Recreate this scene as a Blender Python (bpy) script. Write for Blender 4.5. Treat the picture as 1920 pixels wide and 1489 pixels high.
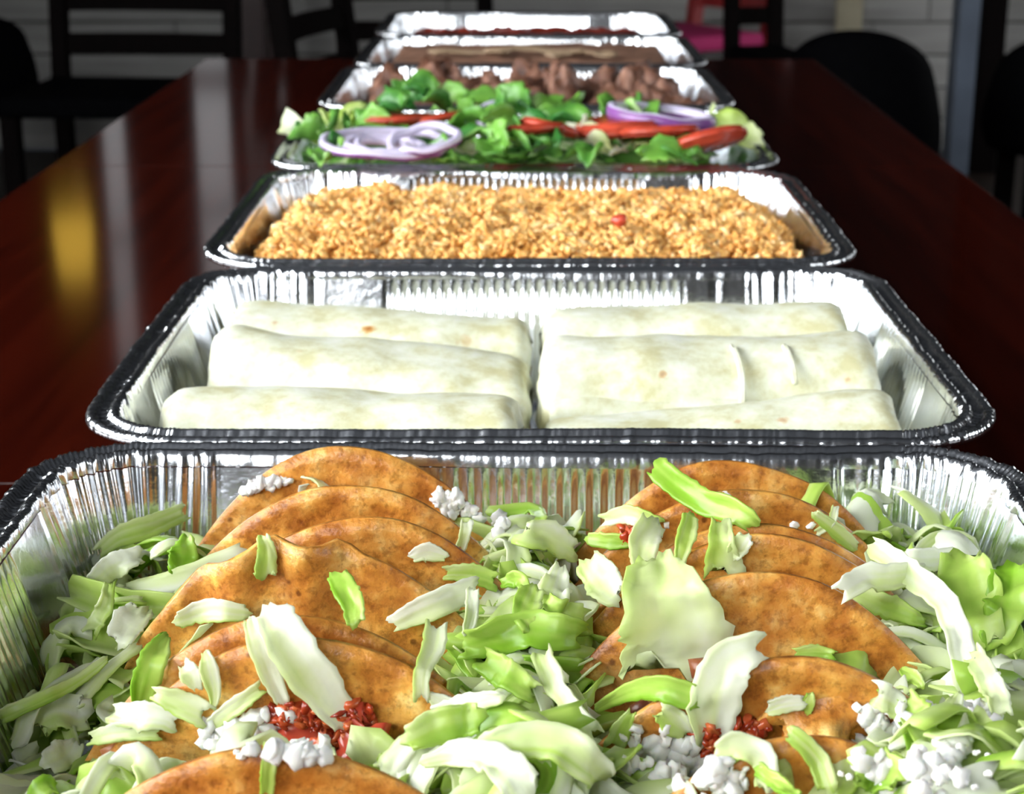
import bpy, bmesh, math, random
import numpy as np
from mathutils import Vector, Matrix, noise
from mathutils.bvhtree import BVHTree

for o in list(bpy.data.objects):
    bpy.data.objects.remove(o, do_unlink=True)
scene = bpy.context.scene
COL = scene.collection

# ------------------------------------------------------------------ camera
FPX = 3288.0
PITCH = math.radians(17.62)
YAW = math.radians(0.40)
CAM = Vector((0.0, 0.0, 0.262))
cd = bpy.data.cameras.new('camera')
cam = bpy.data.objects.new('camera', cd)
COL.objects.link(cam)
cam.location = CAM
cam.rotation_euler = (math.pi/2 - PITCH, 0, YAW)
cd.sensor_width = 36.0
cd.lens = FPX/1920*36.0
cd.clip_start = 0.02
cd.dof.use_dof = True
cd.dof.focus_distance = 0.50
cd.dof.aperture_fstop = 26.0
scene.camera = cam

# ------------------------------------------------------------------ world, exposure
world = bpy.data.worlds.new('world')
scene.world = world
world.use_nodes = True
world.node_tree.nodes['Background'].inputs[0].default_value = (0.55, 0.65, 0.8, 1)
world.node_tree.nodes['Background'].inputs[1].default_value = 0.05
vs = scene.view_settings
vs.view_transform = 'Standard'
vs.look = 'None'
vs.gamma = 1.0
vs.use_curve_mapping = False
vs.exposure = 0.08
WIN_LEFT = 15.0      # radiance of the daylight seen through each window
WIN_FRONT = 15.0
WIN_RIGHT = 4.5

_R = cam.rotation_euler.to_matrix()
def ray(px, py):
    d = Vector(((px-960)/FPX, -(py-744.5)/FPX, -1.0))
    return (_R @ d).normalized()
def at_z(px, py, z):
    d = ray(px, py); t = (z-CAM.z)/d.z
    return CAM + d*t
def at_y(px, py, y):
    d = ray(px, py); t = (y-CAM.y)/d.y
    return CAM + d*t
def smooth(a, b, x):
    t = np.clip((np.asarray(x, dtype=float)-a)/(b-a), 0, 1)
    return t*t*(3-2*t)

# ------------------------------------------------------------------ object helpers
def tag(o, label=None, cat=None, group=None, kind=None):
    if label: o['label'] = label
    if cat: o['category'] = cat
    if group: o['group'] = group
    if kind: o['kind'] = kind
    return o
def empty(name, loc=(0, 0, 0), rz=0.0):
    o = bpy.data.objects.new(name, None)
    o.empty_display_size = 0.02
    COL.objects.link(o)
    o.location = loc
    o.rotation_euler = (0, 0, rz)
    return o
def link(name, me, mat=None, parent=None):
    o = bpy.data.objects.new(name, me)
    COL.objects.link(o)
    if mat is not None and len(me.materials) == 0:
        me.materials.append(mat)
    if parent is not None:
        o.parent = parent
    return o
def mesh(name, verts, faces, mat=None, sm=True, tone=None, mats=None, midx=None):
    me = bpy.data.meshes.new(name)
    if isinstance(verts, np.ndarray): verts = verts.tolist()
    if isinstance(faces, np.ndarray): faces = faces.tolist()
    me.from_pydata(verts, [], faces)
    if mat is not None: me.materials.append(mat)
    if mats:
        for m in mats: me.materials.append(m)
    if midx is not None:
        me.polygons.foreach_set('material_index', list(midx))
    if sm:
        me.polygons.foreach_set('use_smooth', [True]*len(me.polygons))
    if tone is not None:
        a = me.attributes.new('tone', 'FLOAT', 'POINT')
        a.data.foreach_set('value', np.asarray(tone, dtype=np.float32))
    me.update()
    return me
def bm_mesh(name, bm, mat=None, sm=False):
    me = bpy.data.meshes.new(name)
    bm.to_mesh(me); bm.free()
    if mat is not None: me.materials.append(mat)
    if sm: me.polygons.foreach_set('use_smooth', [True]*len(me.polygons))
    return me
def box_bm(bm, lo, hi, bev=0.0, M=None):
    lo = Vector(lo); hi = Vector(hi)
    r = bmesh.ops.create_cube(bm, size=1.0)
    vs_ = r['verts']
    c = (lo+hi)/2; s = hi-lo
    for v in vs_:
        v.co = Vector((v.co.x*s.x, v.co.y*s.y, v.co.z*s.z)) + c
    if bev > 0:
        es = list({e for v in vs_ for e in v.link_edges})
        rr = bmesh.ops.bevel(bm, geom=es, offset=bev, segments=2, affect='EDGES', profile=0.5)
        vs_ = list({v for v in rr['verts']} | {v for v in vs_ if v.is_valid})
    if M is not None:
        for v in vs_: v.co = M @ v.co
def box(name, lo, hi, mat, parent=None, bev=0.0, M=None):
    bm = bmesh.new(); box_bm(bm, lo, hi, bev, M)
    return link(name, bm_mesh(name, bm, mat), None, parent)
def copy_tree(o, parent=None):
    c = o.copy(); COL.objects.link(c); c.parent = parent
    for ch in list(o.children):
        copy_tree(ch, c)
    return c

# ------------------------------------------------------------------ materials
def newmat(name):
    m = bpy.data.materials.new(name); m.use_nodes = True
    nt = m.node_tree
    b = nt.nodes['Principled BSDF']
    return m, nt, b
def N(nt, t, **kw):
    n = nt.nodes.new(t)
    for k, v in kw.items(): setattr(n, k, v)
    return n
def ramp(nt, fac, stops):
    r = N(nt, 'ShaderNodeValToRGB')
    el = r.color_ramp.elements
    while len(el) > 1: el.remove(el[-1])
    el[0].position = stops[0][0]; el[0].color = tuple(stops[0][1])+(1,)
    for p, c in stops[1:]:
        e = el.new(p); e.color = tuple(c)+(1,)
    nt.links.new(fac, r.inputs[0])
    return r.outputs[0]
def noise_tex(nt, scale, detail=3.0, rough=0.55, coord='Object', dist=0.0, stretch=None):
    tc = N(nt, 'ShaderNodeTexCoord')
    out = tc.outputs[coord]
    if stretch:
        mp = N(nt, 'ShaderNodeMapping'); mp.inputs['Scale'].default_value = stretch
        nt.links.new(out, mp.inputs[0]); out = mp.outputs[0]
    n = N(nt, 'ShaderNodeTexNoise')
    n.inputs['Scale'].default_value = scale
    n.inputs['Detail'].default_value = detail
    n.inputs['Roughness'].default_value = rough
    n.inputs['Distortion'].default_value = dist
    nt.links.new(out, n.inputs['Vector'])
    return n.outputs[0]
def bump(nt, b, h, strength, dist):
    n = N(nt, 'ShaderNodeBump')
    n.inputs['Strength'].default_value = strength
    n.inputs['Distance'].default_value = dist
    nt.links.new(h, n.inputs['Height'])
    nt.links.new(n.outputs[0], b.inputs['Normal'])
    return n
def mix(nt, a, b_, fac, mode='MIX'):
    m = N(nt, 'ShaderNodeMix', data_type='RGBA', blend_type=mode)
    for s, v in ((m.inputs[0], fac), (m.inputs[6], a), (m.inputs[7], b_)):
        if hasattr(v, 'links'): nt.links.new(v, s)
        elif isinstance(v, (int, float)): s.default_value = v
        else: s.default_value = tuple(v)+(1,)
    return m.outputs[2]

def simple(name, col, rough=0.5, metal=0.0, spec=0.5, nscale=None, namp=0.25, bmp=0.0, coat=0.0, sss=0.0):
    m, nt, b = newmat(name)
    b.inputs['Base Color'].default_value = tuple(col)+(1,)
    b.inputs['Roughness'].default_value = rough
    b.inputs['Metallic'].default_value = metal
    b.inputs['Specular IOR Level'].default_value = spec
    b.inputs['Coat Weight'].default_value = coat
    if sss:
        b.inputs['Subsurface Weight'].default_value = sss
        b.inputs['Subsurface Radius'].default_value = (0.004, 0.003, 0.002)
    if nscale:
        n = noise_tex(nt, nscale)
        lo = [c*(1-namp) for c in col]; hi = [min(1, c*(1+namp)) for c in col]
        nt.links.new(ramp(nt, n, [(0.3, lo), (0.7, hi)]), b.inputs['Base Color'])
        if bmp: bump(nt, b, n, 0.6, bmp)
    return m

def foil_mat(name='aluminium_foil', r0=0.13, r1=0.25):
    m, nt, b = newmat(name)
    b.inputs['Metallic'].default_value = 1.0
    n = noise_tex(nt, 40, 4)
    nt.links.new(ramp(nt, n, [(0.3, (0.80, 0.83, 0.87)), (0.7, (0.90, 0.92, 0.95))]), b.inputs['Base Color'])
    n2 = noise_tex(nt, 25, 3)
    mr = N(nt, 'ShaderNodeMapRange')
    mr.inputs[3].default_value = r0; mr.inputs[4].default_value = r1
    nt.links.new(n2, mr.inputs[0]); nt.links.new(mr.outputs[0], b.inputs['Roughness'])
    n3 = noise_tex(nt, 160, 3)
    bump(nt, b, n3, 0.35, 0.0006)
    return m
def shell_mat():
    m, nt, b = newmat('fried_corn_tortilla')
    n1 = noise_tex(nt, 75, 5, 0.62)
    n2 = noise_tex(nt, 420, 3, 0.65)
    c = ramp(nt, n1, [(0.34, (0.40, 0.13, 0.020)), (0.45, (0.62, 0.25, 0.045)), (0.55, (0.74, 0.36, 0.085)), (0.66, (0.86, 0.56, 0.22))])
    d = ramp(nt, n2, [(0.34, (0.50, 0.42, 0.32)), (0.5, (0.95, 0.93, 0.9)), (0.66, (1.0, 1.0, 1.0))])
    c = mix(nt, c, d, 0.75, 'MULTIPLY')
    # a few scorched specks
    v = N(nt, 'ShaderNodeTexVoronoi'); v.inputs['Scale'].default_value = 95
    tc = N(nt, 'ShaderNodeTexCoord'); nt.links.new(tc.outputs['Object'], v.inputs['Vector'])
    sp = ramp(nt, v.outputs['Distance'], [(0.06, (0.25, 0.16, 0.1)), (0.12, (1, 1, 1))])
    c = mix(nt, c, sp, 0.8, 'MULTIPLY')
    n4 = noise_tex(nt, 24, 2, 0.5)
    c = mix(nt, c, ramp(nt, n4, [(0.35, (0.70, 0.58, 0.46)), (0.6, (1, 1, 1))]), 0.9, 'MULTIPLY')
    v3 = N(nt, 'ShaderNodeTexVoronoi', feature='SMOOTH_F1'); v3.inputs['Scale'].default_value = 125; v3.inputs['Randomness'].default_value = 1.0
    nt.links.new(tc.outputs['Object'], v3.inputs['Vector'])
    c = mix(nt, c, ramp(nt, v3.outputs['Distance'], [(0.10, (1.0, 0.97, 0.90)), (0.30, (0.92, 0.85, 0.74)), (0.55, (0.66, 0.52, 0.40))]), 0.85, 'MULTIPLY')
    c = mix(nt, c, (1.36, 1.62, 1.75), 1.0, 'MULTIPLY')
    nt.links.new(c, b.inputs['Base Color'])
    b.inputs['Roughness'].default_value = 0.40
    b.inputs['Subsurface Weight'].default_value = 0.12
    b.inputs['Subsurface Radius'].default_value = (0.004, 0.002, 0.001)
    v2 = N(nt, 'ShaderNodeTexVoronoi', feature='SMOOTH_F1'); v2.inputs['Scale'].default_value = 110
    nt.links.new(tc.outputs['Object'], v2.inputs['Vector'])
    ad = N(nt, 'ShaderNodeMath', operation='MULTIPLY_ADD')
    nt.links.new(v2.outputs['Distance'], ad.inputs[0]); ad.inputs[1].default_value = -0.7
    nt.links.new(n1, ad.inputs[2])
    bump(nt, b, ad.outputs[0], 0.75, 0.0022)
    return m
def leafy(name, stops, trans=0.35, rough=0.32, vein=1.0):
    m, nt, b = newmat(name)
    at = N(nt, 'ShaderNodeAttribute'); at.attribute_name = 'tone'
    n = noise_tex(nt, 90, 3)
    ma = N(nt, 'ShaderNodeMath', operation='MULTIPLY_ADD')
    nt.links.new(n, ma.inputs[0]); ma.inputs[1].default_value = 0.35*vein
    sub = N(nt, 'ShaderNodeMath', operation='SUBTRACT'); sub.inputs[1].default_value = 0.175*vein
    nt.links.new(at.outputs['Fac'], sub.inputs[0]); nt.links.new(sub.outputs[0], ma.inputs[2])
    c = ramp(nt, ma.outputs[0], stops)
    nt.links.new(c, b.inputs['Base Color'])
    b.inputs['Roughness'].default_value = rough
    n2 = noise_tex(nt, 220, 2)
    bump(nt, b, n2, 0.3, 0.0006)
    tr = N(nt, 'ShaderNodeBsdfTranslucent'); nt.links.new(c, tr.inputs[0])
    mx = N(nt, 'ShaderNodeMixShader'); mx.inputs[0].default_value = trans
    nt.links.new(b.outputs[0], mx.inputs[1]); nt.links.new(tr.outputs[0], mx.inputs[2])
    nt.links.new(mx.outputs[0], nt.nodes['Material Output'].inputs[0])
    return m
def tone_mat(name, stops, rough=0.5, sss=0.1, bmpd=0.0005, nscale=300):
    m, nt, b = newmat(name)
    at = N(nt, 'ShaderNodeAttribute'); at.attribute_name = 'tone'
    nt.links.new(ramp(nt, at.outputs['Fac'], stops), b.inputs['Base Color'])
    b.inputs['Roughness'].default_value = rough
    b.inputs['Subsurface Weight'].default_value = sss
    b.inputs['Subsurface Radius'].default_value = (0.003, 0.002, 0.001)
    bump(nt, b, noise_tex(nt, nscale, 2), 0.4, bmpd)
    return m
def burrito_mat(spots=()):
    m, nt, b = newmat('flour_tortilla')
    n1 = noise_tex(nt, 60, 5, 0.65)
    n2 = noise_tex(nt, 170, 3, 0.6)
    c = ramp(nt, n1, [(0.36, (0.84, 0.86, 0.76)), (0.5, (0.74, 0.76, 0.58)), (0.64, (0.60, 0.58, 0.34))])
    d = ramp(nt, n2, [(0.3, (0.92, 0.92, 0.88)), (0.6, (1, 1, 1))])
    c = mix(nt, c, d, 0.8, 'MULTIPLY')
    n3 = noise_tex(nt, 26, 2, 0.5)
    sp = ramp(nt, n3, [(0.665, (1, 1, 1)), (0.69, (0.93, 0.66, 0.38)), (0.73, (0.62, 0.27, 0.08))])
    c = mix(nt, c, sp, 1.0, 'MULTIPLY')
    tc = N(nt, 'ShaderNodeTexCoord')
    nz = noise_tex(nt, 260, 3, 0.6)
    for (sx, sy, sz, r, st) in spots:
        vd = N(nt, 'ShaderNodeVectorMath', operation='DISTANCE'); vd.inputs[1].default_value = (sx, sy, sz)
        nt.links.new(tc.outputs['Object'], vd.inputs[0])
        ma = N(nt, 'ShaderNodeMath', operation='MULTIPLY_ADD'); ma.inputs[1].default_value = 0.5/r
        nt.links.new(vd.outputs['Value'], ma.inputs[0]); nt.links.new(nz, ma.inputs[2])
        k = ramp(nt, ma.outputs[0], [(0.45, (0.50, 0.17, 0.045)), (0.72, (0.86, 0.52, 0.26)), (0.98, (1, 1, 1))])
        c = mix(nt, c, k, st, 'MULTIPLY')
    nt.links.new(c, b.inputs['Base Color'])
    b.inputs['Roughness'].default_value = 0.5
    b.inputs['Subsurface Weight'].default_value = 0.15
    b.inputs['Subsurface Radius'].default_value = (0.004, 0.003, 0.002)
    bump(nt, b, n2, 0.25, 0.0008)
    return m
def wood_mat(name, dark, light, rough, coat, spec=0.5, stretch=(22, 1.2, 8)):
    m, nt, b = newmat(name)
    n = noise_tex(nt, 3.0, 6, 0.6, dist=0.6, stretch=stretch)
    nt.links.new(ramp(nt, n, [(0.3, dark), (0.7, light)]), b.inputs['Base Color'])
    b.inputs['Roughness'].default_value = rough
    b.inputs['Coat Weight'].default_value = coat
    b.inputs['Coat Roughness'].default_value = 0.06
    b.inputs['Specular IOR Level'].default_value = spec
    return m
def plank_mat():
    m, nt, b = newmat('whitewashed_plank')
    n = noise_tex(nt, 2.2, 5, 0.6, stretch=(1.0, 1, 14))
    oi = N(nt, 'ShaderNodeObjectInfo')
    c = ramp(nt, n, [(0.3, (0.30, 0.29, 0.275)), (0.55, (0.42, 0.41, 0.395)), (0.8, (0.52, 0.51, 0.49))])
    d = ramp(nt, oi.outputs['Random'], [(0.0, (0.72, 0.72, 0.72)), (1.0, (1, 1, 1))])
    nt.links.new(mix(nt, c, d, 1.0, 'MULTIPLY'), b.inputs['Base Color'])
    b.inputs['Roughness'].default_value = 0.7
    return m
def emit(name, col, s):
    m = bpy.data.materials.new(name); m.use_nodes = True
    nt = m.node_tree; nt.nodes.clear()
    e = N(nt, 'ShaderNodeEmission'); e.inputs[0].default_value = tuple(col)+(1,); e.inputs[1].default_value = s
    o = N(nt, 'ShaderNodeOutputMaterial'); nt.links.new(e.outputs[0], o.inputs[0])
    return m

M = {}
M['foil'] = foil_mat()
M['foil_rim'] = foil_mat('aluminium_rim', 0.16, 0.27)
M['shell'] = shell_mat()
M['lettuce'] = leafy('iceberg_lettuce', [(0.0, (0.90, 0.93, 0.80)), (0.3, (0.78, 0.87, 0.46)), (0.6, (0.58, 0.76, 0.17)), (1.0, (0.30, 0.56, 0.04))], 0.42)
M['romaine'] = leafy('green_leaf', [(0.0, (0.70, 0.82, 0.48)), (0.4, (0.22, 0.50, 0.07)), (1.0, (0.035, 0.19, 0.03))], 0.2, 0.4)
M['cheese'] = simple('fresh_white_cheese', (0.97, 0.965, 0.91), 0.6, nscale=300, namp=0.02, bmp=0.0003, sss=0.3)
M['burrito'] = burrito_mat()
M['rice'] = tone_mat('orange_rice', [(0.0, (0.62, 0.27, 0.05)), (0.35, (0.82, 0.43, 0.11)), (0.7, (0.89, 0.56, 0.20)), (1.0, (0.93, 0.72, 0.40))], 0.42, 0.3)
M['meat'] = tone_mat('roast_meat', [(0.0, (0.05, 0.018, 0.010)), (0.5, (0.20, 0.085, 0.05)), (1.0, (0.50, 0.28, 0.20))], 0.33, 0.1, 0.0025, 160)
M['filling'] = tone_mat('seasoned_meat_filling', [(0.0, (0.09, 0.02, 0.01)), (0.5, (0.24, 0.07, 0.025)), (1.0, (0.45, 0.17, 0.06))], 0.4, 0.1, 0.0012, 260)
M['salsa'] = tone_mat('red_salsa', [(0.0, (0.20, 0.012, 0.005)), (0.5, (0.42, 0.05, 0.014)), (1.0, (0.62, 0.16, 0.05))], 0.22, 0.15, 0.0008, 260)
M['tomato'] = simple('tomato_flesh', (0.46, 0.06, 0.03), 0.25, nscale=90, namp=0.35, bmp=0.0004, sss=0.15)
M['beans'] = simple('refried_beans', (0.22, 0.115, 0.075), 0.5, nscale=45, namp=0.3, bmp=0.002)
M['cream_streak'] = simple('melted_cheese', (0.30, 0.21, 0.13), 0.5, nscale=60, namp=0.15)
M['sauce'] = simple('dark_red_sauce', (0.20, 0.022, 0.010), 0.3, nscale=40, namp=0.45, bmp=0.002)
M['onion'] = simple('onion_flesh', (0.60, 0.55, 0.72), 0.3, nscale=60, namp=0.1, sss=0.2)
M['onion_skin'] = simple('purple_onion_skin', (0.20, 0.07, 0.26), 0.3, nscale=60, namp=0.3)
M['table'] = wood_mat('red_brown_varnished_wood', (0.018, 0.0018, 0.0008), (0.044, 0.0045, 0.0016), 0.10, 0.12, 0.35)
M['edge'] = wood_mat('dark_table_edge', (0.018, 0.003, 0.002), (0.04, 0.006, 0.003), 0.3, 0.3)
M['black_wood'] = wood_mat('black_stained_wood', (0.002, 0.0015, 0.0015), (0.004, 0.0025, 0.0025), 0.7, 0.0, 0.03)
M['red_wood'] = wood_mat('cherry_red_wood', (0.16, 0.010, 0.012), (0.30, 0.030, 0.030), 0.35, 0.3)
M['black_vinyl'] = simple('black_vinyl', (0.0015, 0.0015, 0.002), 0.8, spec=0.02, nscale=60, namp=0.2)
M['magenta'] = simple('magenta_cushion_fabric', (0.42, 0.012, 0.12), 0.7, nscale=200, namp=0.2)
M['plank'] = plank_mat()
M['dark_wall'] = simple('dark_plaster', (0.007, 0.0055, 0.006), 0.9, spec=0.1, nscale=4, namp=0.2)
M['ceil'] = simple('dark_ceiling_paint', (0.022, 0.024, 0.029), 0.8, nscale=3, namp=0.15)
M['floor'] = wood_mat('dark_floor', (0.012, 0.008, 0.006), (0.024, 0.015, 0.011), 0.5, 0.0, 0.3)
M['post'] = simple('post_lit_face', (0.075, 0.095, 0.13), 0.6, nscale=8, namp=0.15)  # lit face of the dark post, its bluish light put into the colour
M['column_wood'] = wood_mat('dark_red_column_wood', (0.02, 0.006, 0.006), (0.04, 0.012, 0.01), 0.45, 0.1)
M['cream'] = simple('cream_plastic', (0.52, 0.47, 0.33), 0.5, nscale=20, namp=0.08)
M['white_frame'] = simple('white_window_paint', (0.6, 0.6, 0.6), 0.5, nscale=6, namp=0.05)
M['day_left'] = emit('daylight_pane', (0.96, 0.985, 1.0), WIN_LEFT)
M['day_front'] = emit('daylight_pane_front', (0.96, 0.985, 1.0), WIN_FRONT)
M['day_right'] = emit('daylight_pane_right', (0.96, 0.985, 1.0), WIN_RIGHT)
M['day_dim'] = emit('dim_daylight_pane', (0.95, 0.97, 1.0), 0.40)
M['lamp_shade'] = emit('glowing_amber_glass', (1.0, 0.62, 0.08), 1.6)
M['brass'] = simple('dark_brass', (0.20, 0.13, 0.05), 0.35, metal=1.0, nscale=30, namp=0.2)

# ------------------------------------------------------------------ room shell
FZ = -0.75          # floor height; the table top is z = 0
XL, XR, YF, YB, ZC = -2.2, 2.9, -2.4, 5.97, 2.25
def struct(o):
    o['kind'] = 'structure'; return o
struct(box('floor', (XL, YF, FZ-0.05), (XR, YB, FZ), M['floor']))
struct(box('ceiling', (XL, YF, ZC), (XR, YB, ZC+0.05), M['ceil']))
struct(box('wall_left', (XL-0.1, YF, FZ), (XL, YB, ZC), M['dark_wall']))
struct(box('wall_right', (XR, YF, FZ), (XR+0.1, YB, ZC), M['dark_wall']))
struct(box('wall_front', (XL, YF-0.1, FZ), (XR, YF, ZC), M['dark_wall']))
wb = struct(box('wall_back', (XL, YB+0.018, FZ), (XR, YB+0.1, ZC), M['dark_wall']))
random.seed(5)
PH = 0.108
plank_cache = {}
nrow = 7
for r in range(nrow):
    z0 = FZ + r*PH
    cuts = [XL] + sorted([XL+1.5+random.uniform(-0.5, 0.5), XL+3.4+random.uniform(-0.5, 0.5)]) + [XR]
    for a, c in zip(cuts[:-1], cuts[1:]):
        box('plank', (a+0.002, YB, z0+0.003), (c-0.002, YB+0.02, z0+PH-0.003), M['plank'], wb, 0.003)

def window(name, mat, centre, width, height, axis, sgn, nx, nz, fr=0.06, fm='white_frame'):
    """window on a wall: axis 'x' wall normal along x, 'y' along y; frame, mullions and bright panes"""
    e = struct(empty(name, centre))
    def wbox(nm, u0, u1, z0, z1, d0, d1, m, bev=0.004):
        if axis == 'x':
            lo = (min(sgn*d0, sgn*d1), u0, z0); hi = (max(sgn*d0, sgn*d1), u1, z1)
        else:
            lo = (u0, min(sgn*d0, sgn*d1), z0); hi = (u1, max(sgn*d0, sgn*d1), z1)
        return box(nm, lo, hi, m, e, bev)
    w, h = width/2, height/2
    wbox('frame_side', -w-fr, -w, -h-fr, h+fr, 0, 0.06, M[fm])
    wbox('frame_side', w, w+fr, -h-fr, h+fr, 0, 0.06, M[fm])
    wbox('frame_head', -w, w, h, h+fr, 0, 0.06, M[fm])
    wbox('window_sill', -w, w, -h-fr, -h, 0, 0.10, M[fm])
    pw, ph = width/nx, height/nz
    mu = 0.02
    for i in range(1, nx):
        wbox('mullion', -w+i*pw-mu, -w+i*pw+mu, -h, h, 0.005, 0.05, M['black_wood'])
    for j in range(1, nz):
        for i in range(nx):
            wbox('glazing_bar', -w+i*pw+mu, -w+(i+1)*pw-mu, -h+j*ph-mu, -h+j*ph+mu, 0.005, 0.045, M['black_wood'])
    for i in range(nx):
        for j in range(nz):
            wbox('pane', -w+i*pw+mu*0.5, -w+(i+1)*pw-mu*0.5, -h+j*ph+mu*0.5, -h+(j+1)*ph-mu*0.5, 0.001, 0.012, mat, 0)
window('window_1', M['day_left'], (XL, -0.1, 1.10), 3.2, 1.5, 'x', 1, 3, 2)
window('window_2', M['day_front'], (-1.25, YF, 1.62), 1.5, 1.0, 'y', 1, 2, 1)
window('window_3', M['day_right'], (XR, -0.3, 0.95), 2.6, 1.3, 'x', -1, 3, 2)
window('added_fill_window', M['day_right'], (XR, 4.5, 0.55), 1.3, 1.3, 'x', -1, 2, 2)  # added unseen light source, brightens the plank wall and rear chairs
window('window_5', M['day_dim'], (-1.06, YB, 0.95), 0.13, 1.5, 'y', -1, 1, 2, 0.025, 'black_wood')
window('window_6', M['day_dim'], (-1.40, YB, 1.05), 0.09, 1.1, 'y', -1, 1, 2, 0.025, 'black_wood')

struct(box('trim_5', (XL, YB-0.035, FZ+nrow*PH), (XR, YB+0.018, FZ+nrow*PH+0.04), M['column_wood'], None, 0.004))

# wall columns
def column(name, px0, px1, Y, mat, mat_side=None):
    a = at_y(px0, 150, Y).x; c = at_y(px1, 150, Y).x
    o = struct(box(name, (a, Y, FZ), (c, Y+0.1, ZC), mat, None, 0.004))
    return o
column('trim_1', 508, 536, 5.6, M['column_wood'])
column('trim_2', 452, 500, 5.75, M['column_wood'])
t3 = column('trim_3', 1828, 1880, 5.55, M['black_wood'])
a = at_y(1790, 150, 5.5).x; c = at_y(1829, 150, 5.5).x
struct(box('trim_4', (a, 5.5, FZ), (c, 5.6, 0.02), M['post'], None, 0.004))  # side of the dark post, coloured blue-grey to look lit
# cream outlet duct on the wall
a = at_y(1568, 30, YB-0.03).x; c = at_y(1618, 30, YB-0.03).x
dct = empty('conduit_cover', ((a+c)/2, YB, FZ))
box('cover', (-(c-a)/2, -0.03, 0.30), ((c-a)/2, -0.001, 0.74), M['cream'], dct, 0.005)
for zz in (0.50, 0.62):
    box('socket_plate', (-0.025, -0.036, zz), (0.025, -0.030, zz+0.07), M['cream'], dct, 0.002)
tag(dct, 'narrow cream cover fixed upright on the plank wall', 'wall cover')

# glowing amber wall lamp (seen mirrored in the table varnish)
lp = empty('wall_lamp', (-1.53, YB, 1.06))
bm = bmesh.new(); bmesh.ops.create_cone(bm, cap_ends=True, segments=24, radius1=0.07, radius2=0.055, depth=0.19)
link('shade', bm_mesh('lamp_shade', bm, M['lamp_shade'], True), None, lp).location = (0, -0.14, 0)
box('bracket', (-0.012, -0.14, -0.16), (0.012, -0.002, -0.136), M['brass'], lp, 0.003)
box('wall_plate', (-0.025, -0.015, -0.22), (0.025, -0.001, -0.06), M['brass'], lp, 0.004)
tag(lp, 'amber glass wall lamp mirrored in the varnished table', 'lamp')

# ------------------------------------------------------------------ tables
TX0, TX1 = -0.40, 0.362
def table(y0, y1, label):
    e = empty('dining_table', ((TX0+TX1)/2, (y0+y1)/2, FZ))
    hx, hy = (TX1-TX0)/2, (y1-y0)/2
    H = -FZ
    box('table_top', (-hx, -hy, H-0.03), (hx, hy, H), M['table'], e, 0.0005)
    box('apron', (-hx+0.05, -hy+0.05, H-0.09), (hx-0.05, hy-0.05, H-0.031), M['edge'], e, 0.003)
    bm = bmesh.new(); bmesh.ops.create_cone(bm, cap_ends=True, segments=20, radius1=0.05, radius2=0.045, depth=H-0.12)
    bmesh.ops.translate(bm, verts=bm.verts, vec=(0, 0, (H-0.12)/2+0.03))
    pd = link('pedestal', bm_mesh('pedestal', bm, M['black_wood'], True), None, e)
    box('foot', (-0.28, -0.04, 0), (0.28, 0.04, 0.03), M['black_wood'], pd, 0.006)
    box('foot', (-0.04, -0.28, 0.0), (0.04, 0.28, 0.03), M['black_wood'], pd, 0.006)
    tag(e, label, 'table', 'square tables pushed together in a row')
table(-0.062, 0.7016, 'glossy red-brown square table under the tray of tacos')
table(0.7018, 1.4655, 'glossy red-brown square table under the tray of orange rice')
table(1.467, 2.229, 'glossy red-brown square table under the tray of beans, at the end of the row')

# ------------------------------------------------------------------ chairs
def chair(name, loc, rz, wood, seatm, label, group=None, w=0.42, slats=5, z_seat=0.45, htop=1.02):
    e = empty(name, loc, rz)
    d = 0.40
    hw = w/2
    for s in (-1, 1):
        # back leg runs up as the back post, leaning a little
        bm = bmesh.new()
        box_bm(bm, (s*hw-0.02, d/2-0.04, 0), (s*hw+0.02, d/2, z_seat), 0.004)
        link('leg', bm_mesh('leg', bm, wood), None, e)
        bm = bmesh.new()
        sh = Matrix.Shear('XY', 4, (0, 0.10)); 
        box_bm(bm, (s*hw-0.02, d/2-0.04, z_seat), (s*hw+0.02, d/2, htop), 0.004)
        for v in bm.verts: v.co.y += (v.co.z-z_seat)*0.12
        link('back_post', bm_mesh('back_post', bm, wood), None, e)
        box('leg', (s*hw-0.02, -d/2, 0), (s*hw+0.02, -d/2+0.04, z_seat-0.02), wood, e, 0.004)
        box('stretcher', (s*hw-0.01, -d/2+0.04, 0.2), (s*hw+0.01, d/2-0.04, 0.23), wood, e, 0.003)
    box('stretcher', (-hw+0.02, -0.012, 0.2), (hw-0.02, 0.012, 0.23), wood, e, 0.003)
    box('seat', (-hw-0.015, -d/2-0.02, z_seat-0.02), (hw+0.015, d/2-0.042, z_seat+0.025), seatm, e, 0.012)
    for k in range(slats):
        z0 = z_seat + 0.075 + k*0.099
        bm = bmesh.new()
        n = 8
        for i in range(n):
            u0 = -hw+0.02 + (w-0.04)*i/n; u1 = -hw+0.02 + (w-0.04)*(i+1)/n
            box_bm(bm, (u0, 0, z0), (u1, 0.014, z0+0.047))
        bmesh.ops.remove_doubles(bm, verts=bm.verts, dist=1e-5)
        for v in bm.verts:
            v.co.y += d/2-0.03 + 0.02*(1-(v.co.x/hw)**2) + (v.co.z-z_seat)*0.12
        link('slat', bm_mesh('slat', bm, wood), None, e)
    box('top_rail', (-hw-0.02, d/2-0.04+(htop-z_seat)*0.12, htop), (hw+0.02, d/2+(htop-z_seat)*0.12, htop+0.05), wood, e, 0.008)
    if group: e['group'] = group
    tag(e, label, 'chair')
    return e
def px_floor_pos(px, Y):
    return at_y(px, 150, Y).x
GC = 'dark chairs behind the tables'
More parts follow.
